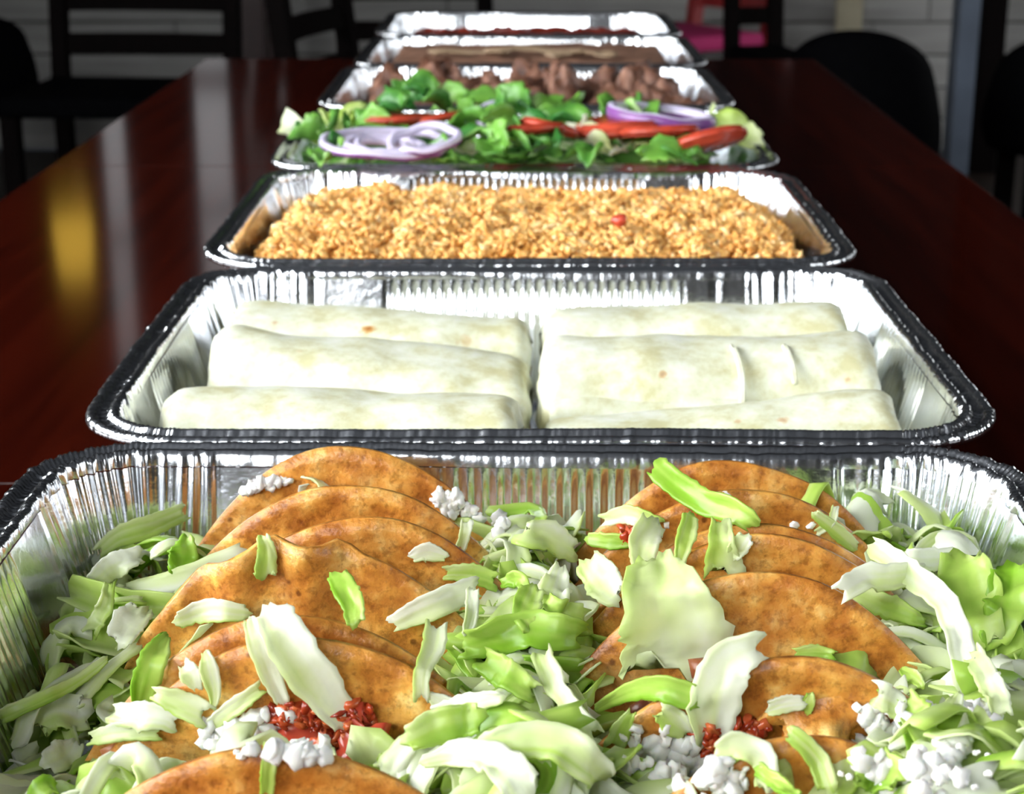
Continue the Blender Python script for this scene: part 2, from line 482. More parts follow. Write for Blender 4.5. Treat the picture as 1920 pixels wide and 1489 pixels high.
chair('dining_chair', (px_floor_pos(243, 4.1), 4.05, FZ), math.radians(-4), M['black_wood'], M['black_vinyl'],
      'black wooden ladder-back chair standing clear beside the end of the tables', GC, 0.42)
chair('dining_chair', (px_floor_pos(770, 3.7), 3.65, FZ), math.radians(76), M['black_wood'], M['black_vinyl'],
      'black ladder-back chair turned sideways behind the last trays', GC, 0.36)
chair('dining_chair', (px_floor_pos(785, 4.4), 4.35, FZ), math.radians(5), M['black_wood'], M['black_vinyl'],
      'black chair seen square-on behind the tray of red sauce', GC, 0.36)
chair('dining_chair', (px_floor_pos(1448, 4.75), 4.75, FZ), math.radians(10), M['black_wood'], M['black_vinyl'],
      'black chair with narrow posts in front of the red chair', GC, 0.125)
chair('dining_chair', (px_floor_pos(1275, 5.3), 5.3, FZ), math.radians(-58), M['red_wood'], M['magenta'],
      'cherry red ladder-back chair with a magenta seat', None, 0.36)

def tub_chair(loc, rz, label, w=0.36, h=0.86):
    """rounded-back upholstered chair"""
    e = empty('tub_chair', loc, rz)
    n, m_ = 28, 10
    vs_, fs = [], []
    def ring(r, z, k):
        pass
    for j in range(m_+1):
        t = j/m_
        for i in range(n+1):
            a = math.pi*(i/n)
            top = 0.45+(h-0.45)*(math.sin(a)**0.6)*1.0
            z = 0.30 + (top-0.30)*t
            bul = 0.02*math.sin(t*math.pi)
            vs_.append((math.cos(a)*(w+bul), math.sin(a)*(w*0.8+bul), z))
    for j in range(m_):
        for i in range(n):
            p = j*(n+1)+i
            fs.append((p, p+1, p+n+2, p+n+1))
    bk = link('backrest', mesh('tub_back', vs_, fs, M['black_vinyl']), None, e)
    sm_ = bk.modifiers.new('s', 'SOLIDIFY'); sm_.thickness = 0.05
    bm = bmesh.new(); bmesh.ops.create_cone(bm, cap_ends=True, segments=28, radius1=w*0.9, radius2=w*0.9, depth=0.16)
    bmesh.ops.translate(bm, verts=bm.verts, vec=(0, 0, 0.37))
    link('seat', bm_mesh('tub_seat', bm, M['black_vinyl']), None, e)
    for sx in (-1, 1):
        for sy in (-1, 1):
            box('leg', (sx*w*0.55-0.02, sy*w*0.5-0.02, 0), (sx*w*0.55+0.02, sy*w*0.5+0.02, 0.31), M['black_wood'], e, 0.003)
    tag(e, label, 'chair', GC)
    return e
tub_chair((px_floor_pos(1612, 3.9), 3.9, FZ), math.radians(165), 'black tub chair with a broad rounded back beside the cream wall cover', 0.165, 0.63)
tub_chair((px_floor_pos(2010, 4.3), 4.3, FZ), math.radians(185), 'black tub chair beyond the post with the blue-grey lit face', 0.2, 0.60)
tub_chair((px_floor_pos(-45, 4.9), 4.9, FZ), math.radians(190), 'black tub chair beside the ladder-back chair, against the plank wall', 0.15, 0.57)

# ------------------------------------------------------------------ foil trays
TW, TD, RIM = 0.332, 0.2635, 0.065
def tray_meshes(seed):
    rng = np.random.default_rng(seed)
    a, b_, r = TW/2, TD/2, 0.040
    per = []
    step = 0.00062
    segs = []
    # counter clockwise from the middle of the right side
    def line(p, q, nrm):
        L = math.hypot(q[0]-p[0], q[1]-p[1]); n = max(2, int(L/step))
        for i in range(n):
            t = i/n; per.append((p[0]+(q[0]-p[0])*t, p[1]+(q[1]-p[1])*t, nrm[0], nrm[1]))
    def arc(cx, cy, a0):
        n = int(r*math.pi/2/step)
        for i in range(n):
            an = a0 + (math.pi/2)*i/n
            per.append((cx+r*math.cos(an), cy+r*math.sin(an), math.cos(an), math.sin(an)))
    line((a, -b_+r), (a, b_-r), (1, 0)); arc(a-r, b_-r, 0)
    line((a-r, b_), (-a+r, b_), (0, 1)); arc(-a+r, b_-r, math.pi/2)
    line((-a, b_-r), (-a, -b_+r), (-1, 0)); arc(-a+r, -b_+r, math.pi)
    line((-a+r, -b_), (a-r, -b_), (0, -1)); arc(a-r, -b_+r, 1.5*math.pi)
    P = np.array(per)
    n = len(P)
    sarc = np.arange(n)*step
    longside = np.abs(P[:, 3]) > 0.999
    shortside = np.abs(P[:, 2]) > 0.999
    corner = ~(longside | shortside)
    d_c = np.where(longside, np.abs(P[:, 0]), np.where(shortside, np.abs(P[:, 1])*1.0, 1.0))
    # windows
    fl = np.where(longside, 1-smooth(0.070, 0.0735, np.abs(P[:, 0])), 0) + np.where(shortside, 1-smooth(0.042, 0.0455, np.abs(P[:, 1])), 0)
    pleat = np.where(corner, 1.0, np.where(longside, smooth(0.100, 0.108, np.abs(P[:, 0])), smooth(0.072, 0.080, np.abs(P[:, 1]))))
    coordl = np.where(longside, P[:, 0], P[:, 1])
    ph = (coordl/0.005) % 1.0
    tri = 1-np.abs(2*ph-1)
    flute = 0.85*tri + 0.15*np.sin(math.pi*ph)
    def rnoise(freq, pts):          # smooth 1d periodic noise
        k = int(n*step*freq); vals = rng.uniform(-1, 1, k)
        x = (pts/(n*step)*k) % k
        i0 = np.floor(x).astype(int) % k; i1 = (i0+1) % k; t = x-np.floor(x); t = t*t*(3-2*t)
        return vals[i0]*(1-t)+vals[i1]*t
    slope = rnoise(60, sarc)*0.10
    tables = [(f, rng.integers(1 << 30)) for f in (210, 430, 760)]
    def crease(sh):
        out = np.zeros(n)
        for (f, sd), w in zip(tables, (0.6, 0.9, 0.5)):
            r2 = np.random.default_rng(sd); k = int(n*step*f); vals = r2.uniform(-1, 1, k)
            x = (sh/(n*step)*k) % k
            i0 = np.floor(x).astype(int) % k; i1 = (i0+1) % k; t = x-np.floor(x)
            out += w*(vals[i0]*(1-t)+vals[i1]*t)
        return out
    dent = rnoise(25, sarc)
    lone = np.maximum(0, rnoise(120, sarc)-0.62)*2.4     # single creases on the plain stretches
    body = [(0.0330, 0.0016), (0.0295, 0.0022), (0.0278, 0.0050)] 
    for k in range(1, 17):
        t = k/16; body.append((0.0278+(0.0128-0.0278)*t, 0.005+(0.0600-0.005)*t))
    rim = [(0.0128, 0.0600), (0.0123, 0.0632), (0.0114, 0.0647), (0.0101, 0.0651), (0.0091, 0.0645), (0.0084, 0.0632), (0.0074, 0.0626),
           (0.0060, 0.0625), (0.0048, 0.0628), (0.0039, 0.0638), (0.0030, 0.0647), (0.0019, 0.0648), (0.0008, 0.0641), (0.0002, 0.0628),
           (0.0005, 0.0614), (0.0016, 0.0606), (0.0030, 0.0610)]
    edgew = np.where(longside, 0.6, 1.0)
    def layer(ins, z, isrim, idx):
        hh = z/0.06
        off = np.zeros(n); dz = np.zeros(n)
        if not isrim:
            win = float(smooth(0.010, 0.016, z)*(1-smooth(0.0545, 0.0580, z)))
            off += fl*win*flute*0.0016
            pw = float(smooth(0.006, 0.05, z))
            off += pleat*pw*crease(sarc + slope*(z-0.03))*0.0012
            off += (1-pleat)*(1-fl)*pw*lone*0.0006*crease(sarc+slope*(z-0.03))
            off += dent*0.0006*pw
            if z > 0.058: off += pleat*0
        else:
            k = idx/len(rim)
            cr = crease(sarc + 0.0022*k)
            top = max(0.15, math.sin(min(1.0, k*1.25)*math.pi))
            dz += cr*0.00042*edgew*(0.35+0.65*top)*np.where(corner, 1.15, 1)
            off += cr*0.00040*edgew
            rope = np.sin((sarc+0.0035*k)/0.0021*2*math.pi + 2*dent)
            dz += rope*0.00030*np.where(longside, 0.25, 1.0)
            if idx == 0: off = pleat*crease(sarc + slope*0.03)*0.0012 + (1-pleat)*(1-fl)*lone*0.0006*crease(sarc+slope*0.03) + dent*0.0006; dz = dz*0
            elif idx < 3: off += (pleat*crease(sarc + slope*0.03)*0.0012)*(0.6 if idx == 1 else 0.3)
            dz += rnoise_c*0.0007
            off += dent*0.0004
        px = P[:, 0] - P[:, 2]*(ins-off); py = P[:, 1] - P[:, 3]*(ins-off)
        return np.stack([px, py, z+dz], 1)
    rnoise_c = rnoise(14, sarc)
    def build(prof, isrim, cap):
        V = np.concatenate([layer(i, z, isrim, k) for k, (i, z) in enumerate(prof)])
        idx = np.arange(n); nx = (idx+1) % n
        F = []
        for k in range(len(prof)-1):
            F.append(np.stack([k*n+idx, k*n+nx, (k+1)*n+nx, (k+1)*n+idx], 1))
        F = np.concatenate(F).tolist()
        V = V.tolist()
        if cap:
            c = len(V); V.append((0, 0, 0.0012))
            F += [(i, c, (i+1) % n) for i in range(n)]
        return V, F
    bv, bf = build(body, False, True)
    rv, rf = build(rim, True, False)
    return mesh('tray_body', bv, bf, M['foil']), mesh('tray_rim', rv, rf, M['foil_rim'])
trayA = tray_meshes(3)
trayB = tray_meshes(8)
T_Y0 = [0.3062, 0.5722, 0.8370, 1.1015, 1.3660, 1.6300, 1.8945]
T_XC = [0.001, 0.0054, 0.0024, 0.0, 0.001, 0.0055, 0.0034]
T_RZ = [0.0, 0.002, 0.003, -0.004, 0.004, -0.003, 0.005]
T_LAB = ['foil tray holding the tacos', 'foil tray holding six rolled burritos', 'foil tray filled with orange rice',
         'foil tray heaped with green salad and onion rings', 'foil tray holding chunks of roast meat',
         'foil tray filled with brown refried beans', 'foil tray of dark red sauce, last in the row']
TRAYC = []
for i in range(7):
    e = empty('foil_tray', (T_XC[i], T_Y0[i]+TD/2, 0.0), T_RZ[i])
    bmesh_, rmesh = (trayA, trayB)[i % 2]
    link('tray_body', bmesh_, None, e)
    link('rim', rmesh, None, e)
    tag(e, 'crimped aluminium ' + T_LAB[i], 'tray', 'aluminium foil trays in a row')
    TRAYC.append(Vector(e.location))

# ------------------------------------------------------------------ sheet / blob helpers
def sheet(G, thick):
    """closed thin sheet from a grid G (a,b,3)"""
    A, B = G.shape[:2]
    du = np.gradient(G, axis=0); dv = np.gradient(G, axis=1)
    nr = np.cross(du, dv); nr /= (np.linalg.norm(nr, axis=2, keepdims=True)+1e-12)
    T = (G + nr*thick/2).reshape(-1, 3); Bt = (G - nr*thick/2).reshape(-1, 3)
    V = np.concatenate([T, Bt]); o = A*B
    F = []
    for i in range(A-1):
        for j in range(B-1):
            p = i*B+j
            F.append((p, p+1, p+B+1, p+B)); F.append((o+p, o+p+B, o+p+B+1, o+p+1))
    for i in range(A-1):
        p = i*B; q = i*B+B-1
        F.append((p, p+B, o+p+B, o+p)); F.append((q, o+q, o+q+B, q+B))
    for j in range(B-1):
        p = j; q = (A-1)*B+j
        F.append((p, o+p, o+p+1, p+1)); F.append((q, q+1, o+q+1, o+q))
    return V, F
def resample(pts, n):
    pts = np.asarray(pts, float)
    if len(pts) == 1: pts = np.repeat(pts, 2, 0)
    # catmull-rom through the points
    seg = np.linalg.norm(np.diff(pts, axis=0), axis=1); cum = np.concatenate([[0], np.cumsum(seg)])
    t = np.linspace(0, cum[-1], n)
    ext = np.concatenate([[2*pts[0]-pts[1]], pts, [2*pts[-1]-pts[-2]]])
    out = []
    for x in t:
        k = min(len(seg)-1, max(0, np.searchsorted(cum, x)-1)); u = (x-cum[k])/max(seg[k], 1e-9)
        p0, p1, p2, p3 = ext[k], ext[k+1], ext[k+2], ext[k+3]
        out.append(0.5*((2*p1)+(-p0+p2)*u+(2*p0-5*p1+4*p2-p3)*u*u+(-p0+3*p1-3*p2+p3)*u**3))
    return np.array(out)
def ribbon(path, width, normals, rng, tone=0.3, curl=0.25, ruffle=0.12, n=11, m=6, jag=0.12, tip=0.85, green_side=1.0, thick=0.0006, crinkle=0.10):
    """leaf strip along path (k,3); width: number or list; normals (k,3) facing side"""
    p = resample(path, n)
    w = np.interp(np.linspace(0, 1, n), np.linspace(0, 1, len(np.atleast_1d(width))), np.atleast_1d(width))
    nn = resample(normals, n) if len(np.asarray(normals).shape) == 2 else np.repeat([normals], n, 0)
    tg = np.gradient(p, axis=0); tg /= np.linalg.norm(tg, axis=1, keepdims=True)+1e-9
    sd = np.cross(tg, nn); sd /= np.linalg.norm(sd, axis=1, keepdims=True)+1e-9
    nn = np.cross(sd, tg)
    s = np.linspace(0, 1, n)
    env = tip + (1-tip)*np.sin(np.clip(s*1.0, 0, 1)*math.pi)**0.5
    e1 = 1 + jag*rng.normal(size=n); e2 = 1 + jag*rng.normal(size=n)
    ph = rng.uniform(0, 6.28, 3)
    G = np.zeros((n, m, 3)); tn = np.zeros((n, m))
    for j in range(m):
        v = -1 + 2*j/(m-1)
        ww = 0.5*w*env*np.where(v < 0, e1, e2)*abs(v)*np.sign(v)
        cr = curl*w*(v*v-0.3)*0.5
        rf = ruffle*w*abs(v)**1.5*np.sin(s*rng.uniform(5, 8)*1.0+ph[0]+(1.7 if v > 0 else 0))
        endj = 0.22*w*np.sin(v*3.1+ph[2]) + 0.07*w*np.sin(v*11+ph[0])
        off = np.zeros((n, 3)); off[0] = -tg[0]*endj[0]; off[-1] = tg[-1]*endj[-1]
        G[:, j] = p + sd*ww[:, None] + nn*(cr+rf)[:, None] + off
        tn[:, j] = tone + green_side*0.22*v*0.7 + 0.10*np.sin(s*4+ph[1]) + 0.06*rng.normal()
    wm = float(np.mean(w))
    for i in range(n):
        for j in range(m):
            q = Vector((p[i][0]*230+j*0.55+ph[0]*3, p[i][1]*230+ph[1]*3, p[i][2]*230-j*0.35))
            G[i, j] += nn[i]*wm*(crinkle*noise.noise(q))
    V, F = sheet(G, thick)
    tn = np.clip(tn, 0, 1).reshape(-1)
    return V, F, np.concatenate([tn, tn])
def blob(seed, sub=2, amp=0.3, freq=1.2, scale=(1, 1, 1), facet=0.0):
    bm = bmesh.new(); bmesh.ops.create_icosphere(bm, subdivisions=sub, radius=1.0)
    off = Vector((seed*7.3, seed*3.1, seed*1.7))
    for v in bm.verts:
        d = v.co.normalized()
        r = 1 + amp*noise.noise(d*freq+off) + amp*0.5*noise.noise(d*freq*2.3+off)
        v.co = Vector((d.x*r*scale[0], d.y*r*scale[1], d.z*r*scale[2]))
    V = np.array([v.co[:] for v in bm.verts]); bm.verts.index_update()
    F = [[v.index for v in f.verts] for f in bm.faces]
    bm.free()
    return V, F
class Joined:
    def __init__(s): s.V = []; s.F = []; s.T = []; s.o = 0
    def add(s, V, F, T=None):
        V = np.asarray(V); s.V.append(V); o = s.o
        s.F += [tuple(i+o for i in f) for f in F]; s.o += len(V)
        s.T.append(np.asarray(T) if T is not None else np.zeros(len(V)))
    def mesh(s, name, mat, sm=True):
        return mesh(name, np.concatenate(s.V), s.F, mat, sm, np.concatenate(s.T))
def rot_rand(rng):
    q = rng.normal(size=4); q /= np.linalg.norm(q); w, x, y, z = q
    return np.array([[1-2*(y*y+z*z), 2*(x*y-z*w), 2*(x*z+y*w)], [2*(x*y+z*w), 1-2*(x*x+z*z), 2*(y*z-x*w)], [2*(x*z-y*w), 2*(y*z+x*w), 1-2*(x*x+y*y)]])

# ------------------------------------------------------------------ tacos
SHELL_T = 0.0020
COLV, COLF = [], []          # collision geometry of the taco tray
def add_col(V, F):
    o = len(COLV)
    COLV.extend([Vector(v) for v in V]); COLF.extend([tuple(i+o for i in f) for f in F])
def taco(back_px, front_px, R, Yb, Yf, label, seed, ruff=0.0, xoff=0.0, z0=0.009, fill=0.55):
    """folded tortilla; back_px / front_px: photo points of the tops of the two halves"""
    rng = np.random.default_rng(seed)
    Tb = at_y(*back_px, Yb); Tf = at_y(*front_px, Yf)
    zb, zf = Tb.z, Tf.z
    xb, xf = Tb.x+xoff, Tf.x+xoff
    xc = (xb+xf)/2
    yc = (Tb.y+Tf.y)/2
    e = empty('taco', (xc, yc, 0.0))
    yb, yf = Tb.y-yc, Tf.y-yc
    rho = 0.008
    def half(t, yt, zt, sg):
        # cubic from the fold to the top of one half
        p0 = np.array([0.0, z0]); p3 = np.array([yt, zt])
        p1 = np.array([sg*max(rho*1.3, abs(yt)*0.8), z0]); 
        p2 = p3 - np.array([yt*0.10, (zt-z0)*0.55])
        t = t[..., None]
        return (1-t)**3*p0 + 3*(1-t)**2*t*p1 + 3*(1-t)*t*t*p2 + t**3*p3
    nu, nv = 61, 41
    ph = np.linspace(-math.pi/2, math.pi/2, nu); u = np.sin(ph)
    v = np.linspace(-1, 1, nv)
    U, Vv = np.meshgrid(u, v, indexing='ij')
    t = np.abs(Vv)*np.sqrt(np.maximum(0, 1-U*U))
    t = np.where(np.abs(U) > 0.9999, 0, t)
    hb = half(t, yb, zb, 1); hf = half(t, yf, zf, -1)
    yz = np.where((Vv > 0)[..., None], hb, hf)
    x = U*R + np.where(Vv > 0, xb-xc, xf-xc)*t
    G = np.stack([x, yz[..., 0], yz[..., 1]], -1)
    # gentle warping, blisters
    for i in range(nu):
        for j in range(nv):
            p = G[i, j]
            w = noise.noise(Vector((p[0]*28+seed*5, (1 if v[j] > 0 else -1)*3+p[2]*22, seed*2.0)))
            G[i, j, 1] += 0.0022*w*t[i, j]
            G[i, j, 2] += 0.0016*noise.noise(Vector((p[0]*35, seed*3.3, v[j]*2)))*t[i, j]
            bl = noise.noise(Vector((p[0]*120, p[2]*120, seed+(5 if v[j] > 0 else 0))))
            G[i, j, 1] += (1 if v[j] > 0 else -1)*0.0006*max(0, bl)
            if ruff and v[j] < 0 and p[0] < 0.012:
                k = min(1, (0.012-p[0])/0.01)
                wv = math.sin(p[0]/0.0115*math.pi*2*0.55+0.4)
                G[i, j, 1] += ruff*k*t[i, j]**3*wv
                G[i, j, 2] += ruff*0.5*k*t[i, j]**3*max(0, wv)
    V, F = sheet(G, SHELL_T)
    sh = link('shell', mesh('taco_shell', V, F, M['shell']), None, e)
    add_col(G.reshape(-1, 3)+np.array([xc, yc, 0]), [(i*nv+j, i*nv+j+1, (i+1)*nv+j+1, (i+1)*nv+j) for i in range(nu-1) for j in range(nv-1)])
    # filling: lumpy mass of seasoned meat between the halves
    J = Joined()
    k = 0
    for i in range(46):
        s = rng.uniform(-0.70, 0.70)
        lim = math.sqrt(1-s*s)
        hz = z0+0.006 + (min(zb, zf)-z0)*fill*lim*rng.uniform(0.15, 1.0)
        tt = np.array([max(0.05, (hz-z0)/(max(zb, zf)-z0))])
        ya = half(tt, yb, zb, 1)[0, 0]*0.75; yq = half(tt, yf, zf, -1)[0, 0]*0.75
        rr = rng.uniform(0.0028, 0.0055)
        BV, BF = blob(seed*50+i, 1, 0.45, 1.6, (1.3, min(1.0, max(0.35, (ya-yq)/0.016)), 0.9))
        BV = (BV@rot_rand(rng).T if (ya-yq) > 0.02 else BV)*rr + np.array([s*R, rng.uniform(yq, ya) if ya > yq else 0, hz-rr*0.5])
        J.add(BV, BF, np.full(len(BV), rng.uniform(0.1, 0.9)))
    link('filling', J.mesh('taco_filling', M['filling']), None, e)
    tag(e, label, 'taco', 'tacos in the front tray')
    return e
RT = 0.068
taco((655, 840), (650, 909), RT, 0.535, 0.506, 'folded corn taco against the back wall of the tray, showing crumbled cheese along its opening', 1, fill=0.6)
taco((690, 974), (560, 1018), RT, 0.482, 0.460, 'corn taco with a ruffled, blistered front edge', 2, ruff=0.0035)
taco((545, 1160), (575, 1196), RT, 0.412, 0.398, 'tightly closed corn taco with a broad white lettuce strip lying across it', 3)
taco((505, 1401), (505, 1520), RT*1.03, 0.345, 0.326, 'corn taco topped with white cheese and red tomato salsa', 4, fill=0.5)
taco((1375, 868), (1395, 921), RT, 0.530, 0.508, 'corn taco under a curling bright green lettuce strip', 5)
taco((1420, 985), (1425, 1005), RT, 0.476, 0.468, 'tightly closed corn taco behind the one with the large pale leaf', 6)
taco((1420, 1073), (1480, 1236), RT*1.0, 0.440, 0.390, 'wide open corn taco with a large pale lettuce leaf over its back half', 7, fill=0.6)
taco((1520, 1385), (1560, 1500), RT*0.9, 0.352, 0.328, 'corn taco buried under crumbled cheese and shredded lettuce', 8, fill=0.6)

# ------------------------------------------------------------------ lettuce bed and collision
T1C = TRAYC[0]
def bed(x, y):
    """height of the lettuce layer in the taco tray (tray coordinates)"""
    z = 0.020 + 0.006*noise.noise(Vector((x*38, y*38, 4.2)))
    lx = x - T1C.x; ly = y - T1C.y
    z += 0.024*math.exp(-((lx-0.0)/0.021)**2)                 # between the rows
    z += 0.022*float(smooth(0.075, 0.115, lx))                    # along the right-hand wall
    z += 0.008*float(smooth(0.085, 0.112, ly))
    z += 0.036*math.exp(-((lx-0.075)/0.06)**2-((ly+0.085)/0.030)**2)
    z += 0.034*math.exp(-((lx+0.065)/0.055)**2-((ly+0.070)/0.016)**2)
    z += 0.026*math.exp(-((lx+0.112)/0.028)**2-((ly-0.055)/0.050)**2)   # heaped in the rear corner
    return z
def inside(x, y, m=0.0):
    lx = abs(x-T1C.x); ly = abs(y-T1C.y)
    return lx < TW/2-0.031-m and ly < TD/2-0.031-m
nbx, nby = 60, 50
gx = np.linspace(T1C.x-TW/2+0.020, T1C.x+TW/2-0.020, nbx); gy = np.linspace(T1C.y-TD/2+0.020, T1C.y+TD/2-0.020, nby)
bv = [(x, y, bed(x, y)) for x in gx for y in gy]
bfc = [(i*nby+j, i*nby+j+1, (i+1)*nby+j+1, (i+1)*nby+j) for i in range(nbx-1) for j in range(nby-1)]
add_col(bv, bfc)
def _ring(ins, z):
    a, b_ = TW/2-ins, TD/2-ins
    return [(T1C.x-a, T1C.y-b_, z), (T1C.x+a, T1C.y-b_, z), (T1C.x+a, T1C.y+b_, z), (T1C.x-a, T1C.y+b_, z)]
add_col(_ring(0.0265, 0.005)+_ring(0.0115, 0.060), [(k, (k+1) % 4, 4+(k+1) % 4, 4+k) for k in range(4)])
BVH = BVHTree.FromPolygons(COLV, COLF)
def height(x, y):
    h = BVH.ray_cast(Vector((x, y, 0.3)), Vector((0, 0, -1)))
    return h[0].z if h[0] is not None else 0.003
def hit(px, py, lift=0.003):
    d = ray(px, py)
    h = BVH.ray_cast(CAM, d)
    if h[0] is None:
        p = at_y(px, py, 0.527); return p, Vector((0, -0.5, 1))
    nrm = h[1]
    if nrm.dot(d) > 0: nrm = -nrm
    return h[0] - d*lift, nrm

# buried shreds: uncountable, one object
rng = np.random.default_rng(21)
J = Joined()
for i in range(1150):
    x = T1C.x + rng.uniform(-1, 1)*(TW/2-0.026); y = T1C.y + rng.uniform(-1, 1)*(TD/2-0.026)
    if i % 3 == 0: x = T1C.x + rng.uniform(0.07, TW/2-0.024)
    if i % 5 == 1: x = T1C.x + rng.normal()*0.016
    zb_ = bed(x, y)
    z = zb_ - 0.012*rng.uniform(0, 1)**1.5
    L = rng.uniform(0.016, 0.042); an = rng.uniform(0, 6.28); tl = rng.normal()*0.30
    d = np.array([math.cos(an)*math.cos(tl), math.sin(an)*math.cos(tl), math.sin(tl)])
    c = np.array([x, y, max(0.005, z)])
    bend = np.array([0, 0, rng.normal()*0.004]) + np.array([-d[1], d[0], 0])*rng.normal()*0.004
    pts = [c-d*L/2, c+bend, c+d*L/2]
    for p in pts:
        p[0] = min(max(p[0], T1C.x-TW/2+0.027), T1C.x+TW/2-0.027); p[1] = min(max(p[1], T1C.y-TD/2+0.027), T1C.y+TD/2-0.027); p[2] = max(p[2], 0.004)
    V, F, T = ribbon(pts, rng.uniform(0.005, 0.013), np.array([rng.normal()*0.6, rng.normal()*0.6, 1.0]), rng, tone=rng.choice([0.05, 0.25, 0.45, 0.7]), n=9, m=5, jag=0.05, curl=0.4*rng.normal())
    J.add(V, F, T)
tag(link('shredded_lettuce', J.mesh('lettuce_bed', M['lettuce'])), 'bed of shredded iceberg lettuce under the tacos', 'lettuce', kind='stuff')

def tone_word(t):
    return 'white' if t < 0.2 else ('pale green' if t < 0.5 else 'bright green')
def lettuce(V, F, T, tone, where, label=None, shape='broad'):
    c = V.mean(0)
    if where.startswith('along the side wall'):
        where = 'along the shaded side wall of the taco tray' if c[0] < T1C.x else 'along the brightly lit side wall of the taco tray'
    if where == 'on the tacos':
        where = 'on the tacos in the row with the salsa' if c[0] < T1C.x else 'on the tacos in the row with the large pale leaf'
    me = mesh('lettuce_shred', V-c, F, M['lettuce'], True, T)
    o = link('lettuce_shred', me)
    o.location = c
    lab = label or (shape+' '+tone_word(tone)+' lettuce shred '+where)
    tag(o, lab, 'lettuce', None if label else shape+' '+tone_word(tone)+' lettuce shreds '+where)
    return o
# further single shreds scattered over the tray, draped over what lies below
sc = np.random.default_rng(99)
placed = 0
def drape(x, y, an, L, tone, width, where, lift=0.0015, bendmax=0.5, slope=0.9, hmax=0.070):
    n = 11
    kind = sc.uniform()
    if kind < 0.38:
        width = sc.uniform(0.0026, 0.0048); bendmax = 1.5; L = L*1.15
    bend = sc.normal()*bendmax
    pts = []
    px, py, a = x, y, an
    for k in range(n):
        pts.append([px, py]); px += math.cos(a)*L/(n-1); py += math.sin(a)*L/(n-1); a += bend/(n-1)*2
    pts = np.array(pts); pts += np.array([x, y]) - pts.mean(0)
    pts[:, 0] = np.clip(pts[:, 0], T1C.x-TW/2+0.026, T1C.x+TW/2-0.026); pts[:, 1] = np.clip(pts[:, 1], T1C.y-TD/2+0.026, T1C.y+TD/2-0.026)
    h = np.array([height(p[0], p[1]) for p in pts])
    ds = L/(n-1)
    for it in range(n):
        for k in range(n):
            if k > 0: h[k] = max(h[k], h[k-1]-slope*ds)
            if k < n-1: h[k] = max(h[k], h[k+1]-slope*ds)
    h[1:-1] = np.maximum(h[1:-1], (h[:-2]+h[2:])/2)
    arch = sc.uniform(0, 0.009)*np.sin(np.linspace(0, math.pi, n)) + np.linspace(-1, 1, n)*sc.normal()*0.002
    pts3 = np.column_stack([pts, h+lift+np.maximum(arch, 0)+sc.uniform(0, 0.002)])
    V, F, T = ribbon(pts3, width, np.array([sc.normal()*0.45, -0.25+sc.normal()*0.45, 1.0]), sc, tone=tone, n=18, m=7, curl=0.45*sc.normal(), ruffle=0.20, jag=0.04, tip=0.94)
    V[:, 2] = np.maximum(V[:, 2], 0.003)
    if V[:, 2].max() > hmax: return
    add_col(V, F)
    lettuce(V, F, T, tone, where, None, 'thin curling' if kind < 0.38 else 'broad')
TONES = [0.04, 0.08, 0.14, 0.25, 0.32, 0.42, 0.55, 0.66, 0.8]
for i in range(80):      # between the rows
    x = T1C.x + 0.0 + sc.normal()*0.011; y = T1C.y + sc.uniform(-0.10, 0.085)
    drape(x, y, sc.uniform(0, 6.28), sc.uniform(0.016, 0.042), sc.choice(TONES), sc.uniform(0.005, 0.012), 'between the two rows of tacos')
for i in range(55):      # along the wall on the far side from the window
    x = T1C.x + sc.uniform(0.088, 0.136); y = T1C.y + sc.uniform(-0.105, 0.10)
    drape(x, y, sc.uniform(0, 6.28), sc.uniform(0.020, 0.046), sc.choice(TONES), sc.uniform(0.007, 0.017), 'along the side wall of the taco tray')
for i in range(34):
    x = T1C.x - sc.uniform(0.100, 0.136); y = T1C.y + sc.uniform(-0.105, 0.10)
    drape(x, y, sc.uniform(0, 6.28), sc.uniform(0.014, 0.036), sc.choice(TONES), sc.uniform(0.005, 0.011), 'along the side wall of the taco tray')
for i in range(40):      # the heap in front, over the buried taco
    x = T1C.x + sc.uniform(0.02, 0.125); y = T1C.y - sc.uniform(0.075, 0.11)
    if i % 2 and (0.02 < x-T1C.x < 0.062 or 0.085 < x-T1C.x < 0.118): continue
    drape(x, y, sc.uniform(0, 6.28), sc.uniform(0.010, 0.026), sc.choice(TONES), sc.uniform(0.004, 0.009), 'in the cheese-covered heap on the buried taco')
for i in range(36):      # the heap behind the cheese and salsa taco
    x = T1C.x - sc.uniform(0.005, 0.12); y = T1C.y - 0.070+sc.normal()*0.008
    if -0.080 < x-T1C.x < -0.026: continue
    drape(x, y, sc.uniform(0, 6.28), sc.uniform(0.012, 0.030), sc.choice(TONES), sc.uniform(0.005, 0.011), 'on the tacos')
for i in range(20):      # in front and behind the left row
    x = T1C.x - sc.uniform(0.01, 0.12); y = T1C.y + sc.choice([-0.105, -0.062, -0.065, 0.095])+sc.normal()*0.005
    drape(x, y, sc.uniform(0, 6.28), sc.uniform(0.012, 0.026), sc.choice(TONES), sc.uniform(0.005, 0.010), 'on the tacos')

BVH = BVHTree.FromPolygons(COLV, COLF)      # what follows also rests on the loose shreds

